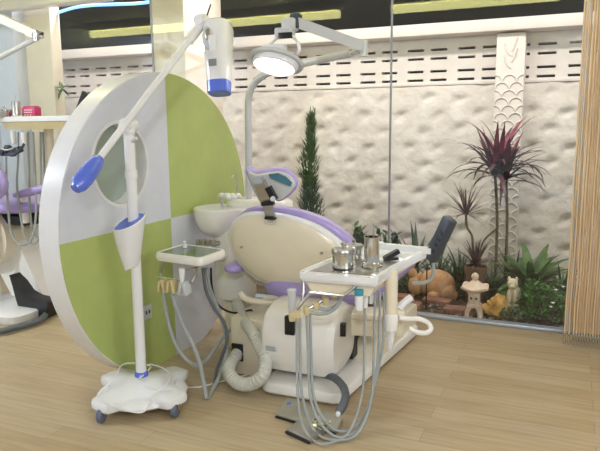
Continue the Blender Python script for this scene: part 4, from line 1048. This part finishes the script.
# leafy shrub with white flowers
hx0, hy0 = (-0.099, 4.68, 0.063)[:2]
sb = thing('flowering_shrub', (hx0,hy0,-.01), 'low bright green shrub with tiny white flowers close behind the glass', 'shrub')
m = MB()
for i in range(1500):
    u = gr.uniform(-1,1); a = gr.uniform(0,2*PI); q = math.sqrt(1-u*u); k = gr.uniform(.72,1.02)
    x = hx0+q*math.cos(a)*.27*k; y = hy0+q*math.sin(a)*.15*k; z = .03+abs(u)*.22*k*(1-.25*math.sin(9*(x-hx0)))
    m.leaf((x,y,z), gr.uniform(0,2*PI), gr.uniform(-.3,1.0), gr.uniform(.022,.04), gr.uniform(.012,.02), .5, 3, .2)
m.build('foliage', 'leafbright', sb, 180)
m = MB()
for i in range(12): 
    a = gr.uniform(0,6.28); m.tube([(hx0,hy0,-.02), (hx0+math.cos(a)*.1,hy0+math.sin(a)*.06,.08), (hx0+math.cos(a)*.2,hy0+math.sin(a)*.1,.17)], .004, 5, 3)
m.build('twigs', 'stem', sb)
for q in [(-0.064, 4.52, 0.134), (-0.053, 4.53, 0.161), (0.005, 4.6, 0.264), (-0.039, 4.6, 0.238)]:
    m = MB()
    for k in range(5): m.leaf(q, k*2*PI/5, .3, .017, .013, .2, 3, .1)
    m.ell(q, (.005,.005,.005), n=8, m=6); m.build('flower', 'petal', sb, 180)
# low mossy plant beside the rock
def bush(name, c, rx, ry, h_, n, mt, label, ll_=.03, cat='plant'):
    t = thing(name, (c[0],c[1],-.01), label, cat); m = MB()
    for i in range(n):
        a = gr.uniform(0,2*PI); k = gr.random()**.5; x = c[0]+math.cos(a)*rx*k; y = c[1]+math.sin(a)*ry*k; z = .0+h_*math.sqrt(max(0,1-k*k))*gr.uniform(.35,1)
        m.leaf((x,y,z), gr.uniform(0,2*PI), gr.uniform(0,1.2), ll_*gr.uniform(.7,1.2), ll_*.5, .5, 3, .2)
    m.build('foliage', mt, t, 180)
    m = MB()
    for i in range(6): a = gr.uniform(0,6.28); m.tube([(c[0],c[1],-.02), (c[0]+math.cos(a)*rx*.3,c[1]+math.sin(a)*ry*.3,h_*.4), (c[0]+math.cos(a)*rx*.6,c[1]+math.sin(a)*ry*.6,h_*.65)], .003, 5, 3)
    m.build('stems', 'stem', t)
    return t
q = (-0.32, 4.55, 0.015)
bush('creeping_plant', (q[0],4.56), .12, .06, .09, 260, 'leafgrey', 'low olive creeping plant between the ochre rock and the flowering shrub', .026)
# spiky aloe and low leafy plants along the wall
ax_, ay_ = (-1.195, 5.3, 0.264)[:2]
al = thing('aloe', (ax_,ay_,-.01), 'spiky green aloe against the wall behind the control panel', 'plant')
m = MB(); az0 = .12
for a, e, l in ((3.0,1.0,.52), (3.3,1.2,.42), (2.4,1.42,.46), (2.0,1.50,.44), (.3,1.15,.50), (.1,.85,.46), (5.5,1.2,.3), (4.2,1.2,.3), (1.2,1.2,.35), (3.1,.6,.36), (0,.5,.36)):
    m.leaf((ax_,ay_,az0), a, e, l, .05, .25, 6, .35)
m.build('leaves', 'leafgrey', al, 180)
MB().cyl((ax_,ay_,-.02), (ax_,ay_,.16), .03).build('stalk', 'stem', al)
def sprig(c, n, h_, label, spread=.10):
    t = thing('leafy_plant', (c[0],c[1],-.01), label, 'plant'); ms = MB(); ml_ = MB()
    for i in range(n):
        a = gr.uniform(0,6.28); e = gr.uniform(.5,1)
        top = (c[0]+math.cos(a)*spread*e, c[1]+math.sin(a)*spread*.6*e, h_*gr.uniform(.7,1.0))
        ms.tube([(c[0],c[1],-.02), (c[0]+math.cos(a)*spread*.4,c[1],h_*.4), top], .004, 5, 3)
        for k in range(5): ml_.leaf((top[0],top[1],top[2]-.035*k), a+k*2.2, gr.uniform(.5,1.3), .085, .04, .5, 4, .25)
    ms.build('stems', 'stem', t); ml_.build('leaves', 'leaf', t, 180)
    return t
q = (-1.753, 5.2, 0.177)
sprig((q[0],5.2), 12, .50, 'leafy green plant behind the steel jars', .13)
q = (-1.433, 5.25, 0.192)
sprig((q[0],5.25), 10, .47, 'leafy green plant behind the tall beaker', .10)
# dark grassy clumps
for (x_, Y_, l, mt, lab) in ((447,5.14,.36,'leafgrey','dark grassy clump left of the clay pot'), (461,5.2,.42,'leafdark','tall dark grassy clump behind the clay pot'), (492,5.0,.36,'leafgrey','grassy clump between the clay pot and the broad leaved plant'), (515,5.3,.42,'leafdark','dark grassy clump at the foot of the scaled column'), (563,5.05,.4,'leaf','grassy clump at the right end beside the strand curtain'), (437,5.2,.40,'leafdark','dark grassy clump behind the terracotta animal')):
    q = None
    pos = {447:(-0.868, 5.14, 0.123), 461:(-0.787, 5.2, 0.143), 492:(-0.513, 5.0, 0.131), 515:(-0.365, 5.3, 0.158), 563:(0.005, 5.05, 0.169), 437:(-0.988, 5.2, 0.125)}[x_]
    t = thing('grass_clump', (pos[0],Y_,-.01), lab, 'plant')
    m = rosette(MB(), (pos[0],Y_,.0), 46, l, .022, (.5,1.45), (.5,1.5)); m.build('blades', mt, t, 180)
q = (-1.215, 5.0, 0.064)
bush('ground_cover', (q[0],5.05), .30, .14, .16, 420, 'leafdark', 'low dark ground cover left of the terracotta animal', .045)
q = (-0.81, 5.05, 0.091)
bush('ground_cover', (q[0],5.12), .26, .12, .16, 320, 'leafplum', 'low brownish ground cover right of the terracotta animal', .045)
# creeper on the left pillar
q = (-4.458, 4.62, 1.757)
cr_ = thing('small_creeper', (q[0],4.62,q[2]-.06), 'tiny green creeper sprig on the wall beside the left pillar', 'plant')
m = MB()
for a, e, l in ((2.6,1.0,.10), (.4,.6,.09), (3.4,.4,.08), (1.5,-.6,.10), (4.7,-1.0,.12)): m.leaf((q[0],4.62,q[2]), a, e, l, .04, .5, 4)
m.build('leaves', 'leaf', cr_, 180)
MB().tube([(q[0]-.12,4.66,q[2]+.03), (q[0]-.05,4.63,q[2]-.01), (q[0],4.62,q[2])], .005, 6, 4).build('stem', 'stem', cr_)

# ================================================================== LAMPS OF THE ROOM AND ADDED FILL LIGHTS
for i, (xa, xb, lab) in enumerate(((-5.09,-2.05,'long fluorescent ceiling tube over the left half of the room'), (-1.6,-.12,'long fluorescent ceiling tube over the right half of the room'))):
    t = thing('ceiling_light', ((xa+xb)/2,3.04,2.55), lab, 'light')
    MB().box(((xa+xb)/2,3.04,2.51), (xb-xa,.12,.08), bev=.006).build('fitting', 'white', t)
    MB().cyl((xa+.03,3.04,2.435), (xb-.03,3.04,2.435), .04, n=14).build('tube', 'tube', t)
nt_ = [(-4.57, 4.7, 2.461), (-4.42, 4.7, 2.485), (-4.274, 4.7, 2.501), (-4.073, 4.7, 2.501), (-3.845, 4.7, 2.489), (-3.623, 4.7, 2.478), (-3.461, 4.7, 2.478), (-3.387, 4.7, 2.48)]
tag(MB().tube(nt_, .014, 8, 6).build('reflection_arc', 'reflection'), 'pale blue curved reflection beside the left pillar at the top, added as a glowing tube', 'light')  # glowing tube added in place of a blue reflection in the glass
def light(name, typ, loc, energy, col=(1,1,1), size=1, sizey=None, target=None):
    l = bpy.data.lights.new(name, typ); l.energy = energy; l.color = col
    if typ == 'AREA':
        l.size = size
        if sizey: l.shape = 'RECTANGLE'; l.size_y = sizey
    elif typ == 'POINT': l.shadow_soft_size = size
    o = bpy.data.objects.new(name, l); COL.objects.link(o); o.location = loc
    if target is not None: o.rotation_euler = (Vector(target)-Vector(loc)).to_track_quat('-Z', 'Y').to_euler()
    return o
light('right_fill', 'AREA', (1.6,1.0,2.5), 75, (.98,.99,1), 1.6, 2.4, (-.6,2.4,0))  # added key light out of view, no fixture behind it
light('front_fill', 'POINT', (.36,-1.0,2.45), 130, (.95,.97,1), .05)  # added fill behind the camera, brightens the faces turned this way
light('left_fill', 'POINT', (-4.863, 0.9000000000000004, 2.558), 420, (.84,.91,1), .10)  # added cool fill from the left for the partition rim
light('garden_lamp', 'AREA', (-2.0,4.75,2.75), 95, (1,.92,.88), 7.0, .15, (-2.0,4.95,0))
w = bpy.data.worlds.new('dim surroundings'); SC.world = w; w.use_nodes = True
w.node_tree.nodes['Background'].inputs[0].default_value = (.86,.93,1,1); w.node_tree.nodes['Background'].inputs[1].default_value = .5

# ================================================================== CAMERA
cd = bpy.data.cameras.new('camera'); cd.sensor_fit = 'HORIZONTAL'; cd.sensor_width = 36; cd.lens = 620/600*36; cd.clip_start = .05
co = bpy.data.objects.new('camera', cd); COL.objects.link(co)
R_, U_, F_ = Vector(CAM_RIGHT), Vector(CAM_UP), Vector(CAM_FWD)
co.matrix_world = Matrix(((R_.x,U_.x,-F_.x,CAM_LOC[0]), (R_.y,U_.y,-F_.y,CAM_LOC[1]), (R_.z,U_.z,-F_.z,CAM_LOC[2]), (0,0,0,1)))
SC.camera = co
SC.view_settings.view_transform = 'Standard'; SC.view_settings.look = 'None'; SC.view_settings.exposure = 0; SC.view_settings.gamma = 1
SC.view_settings.use_curve_mapping = False
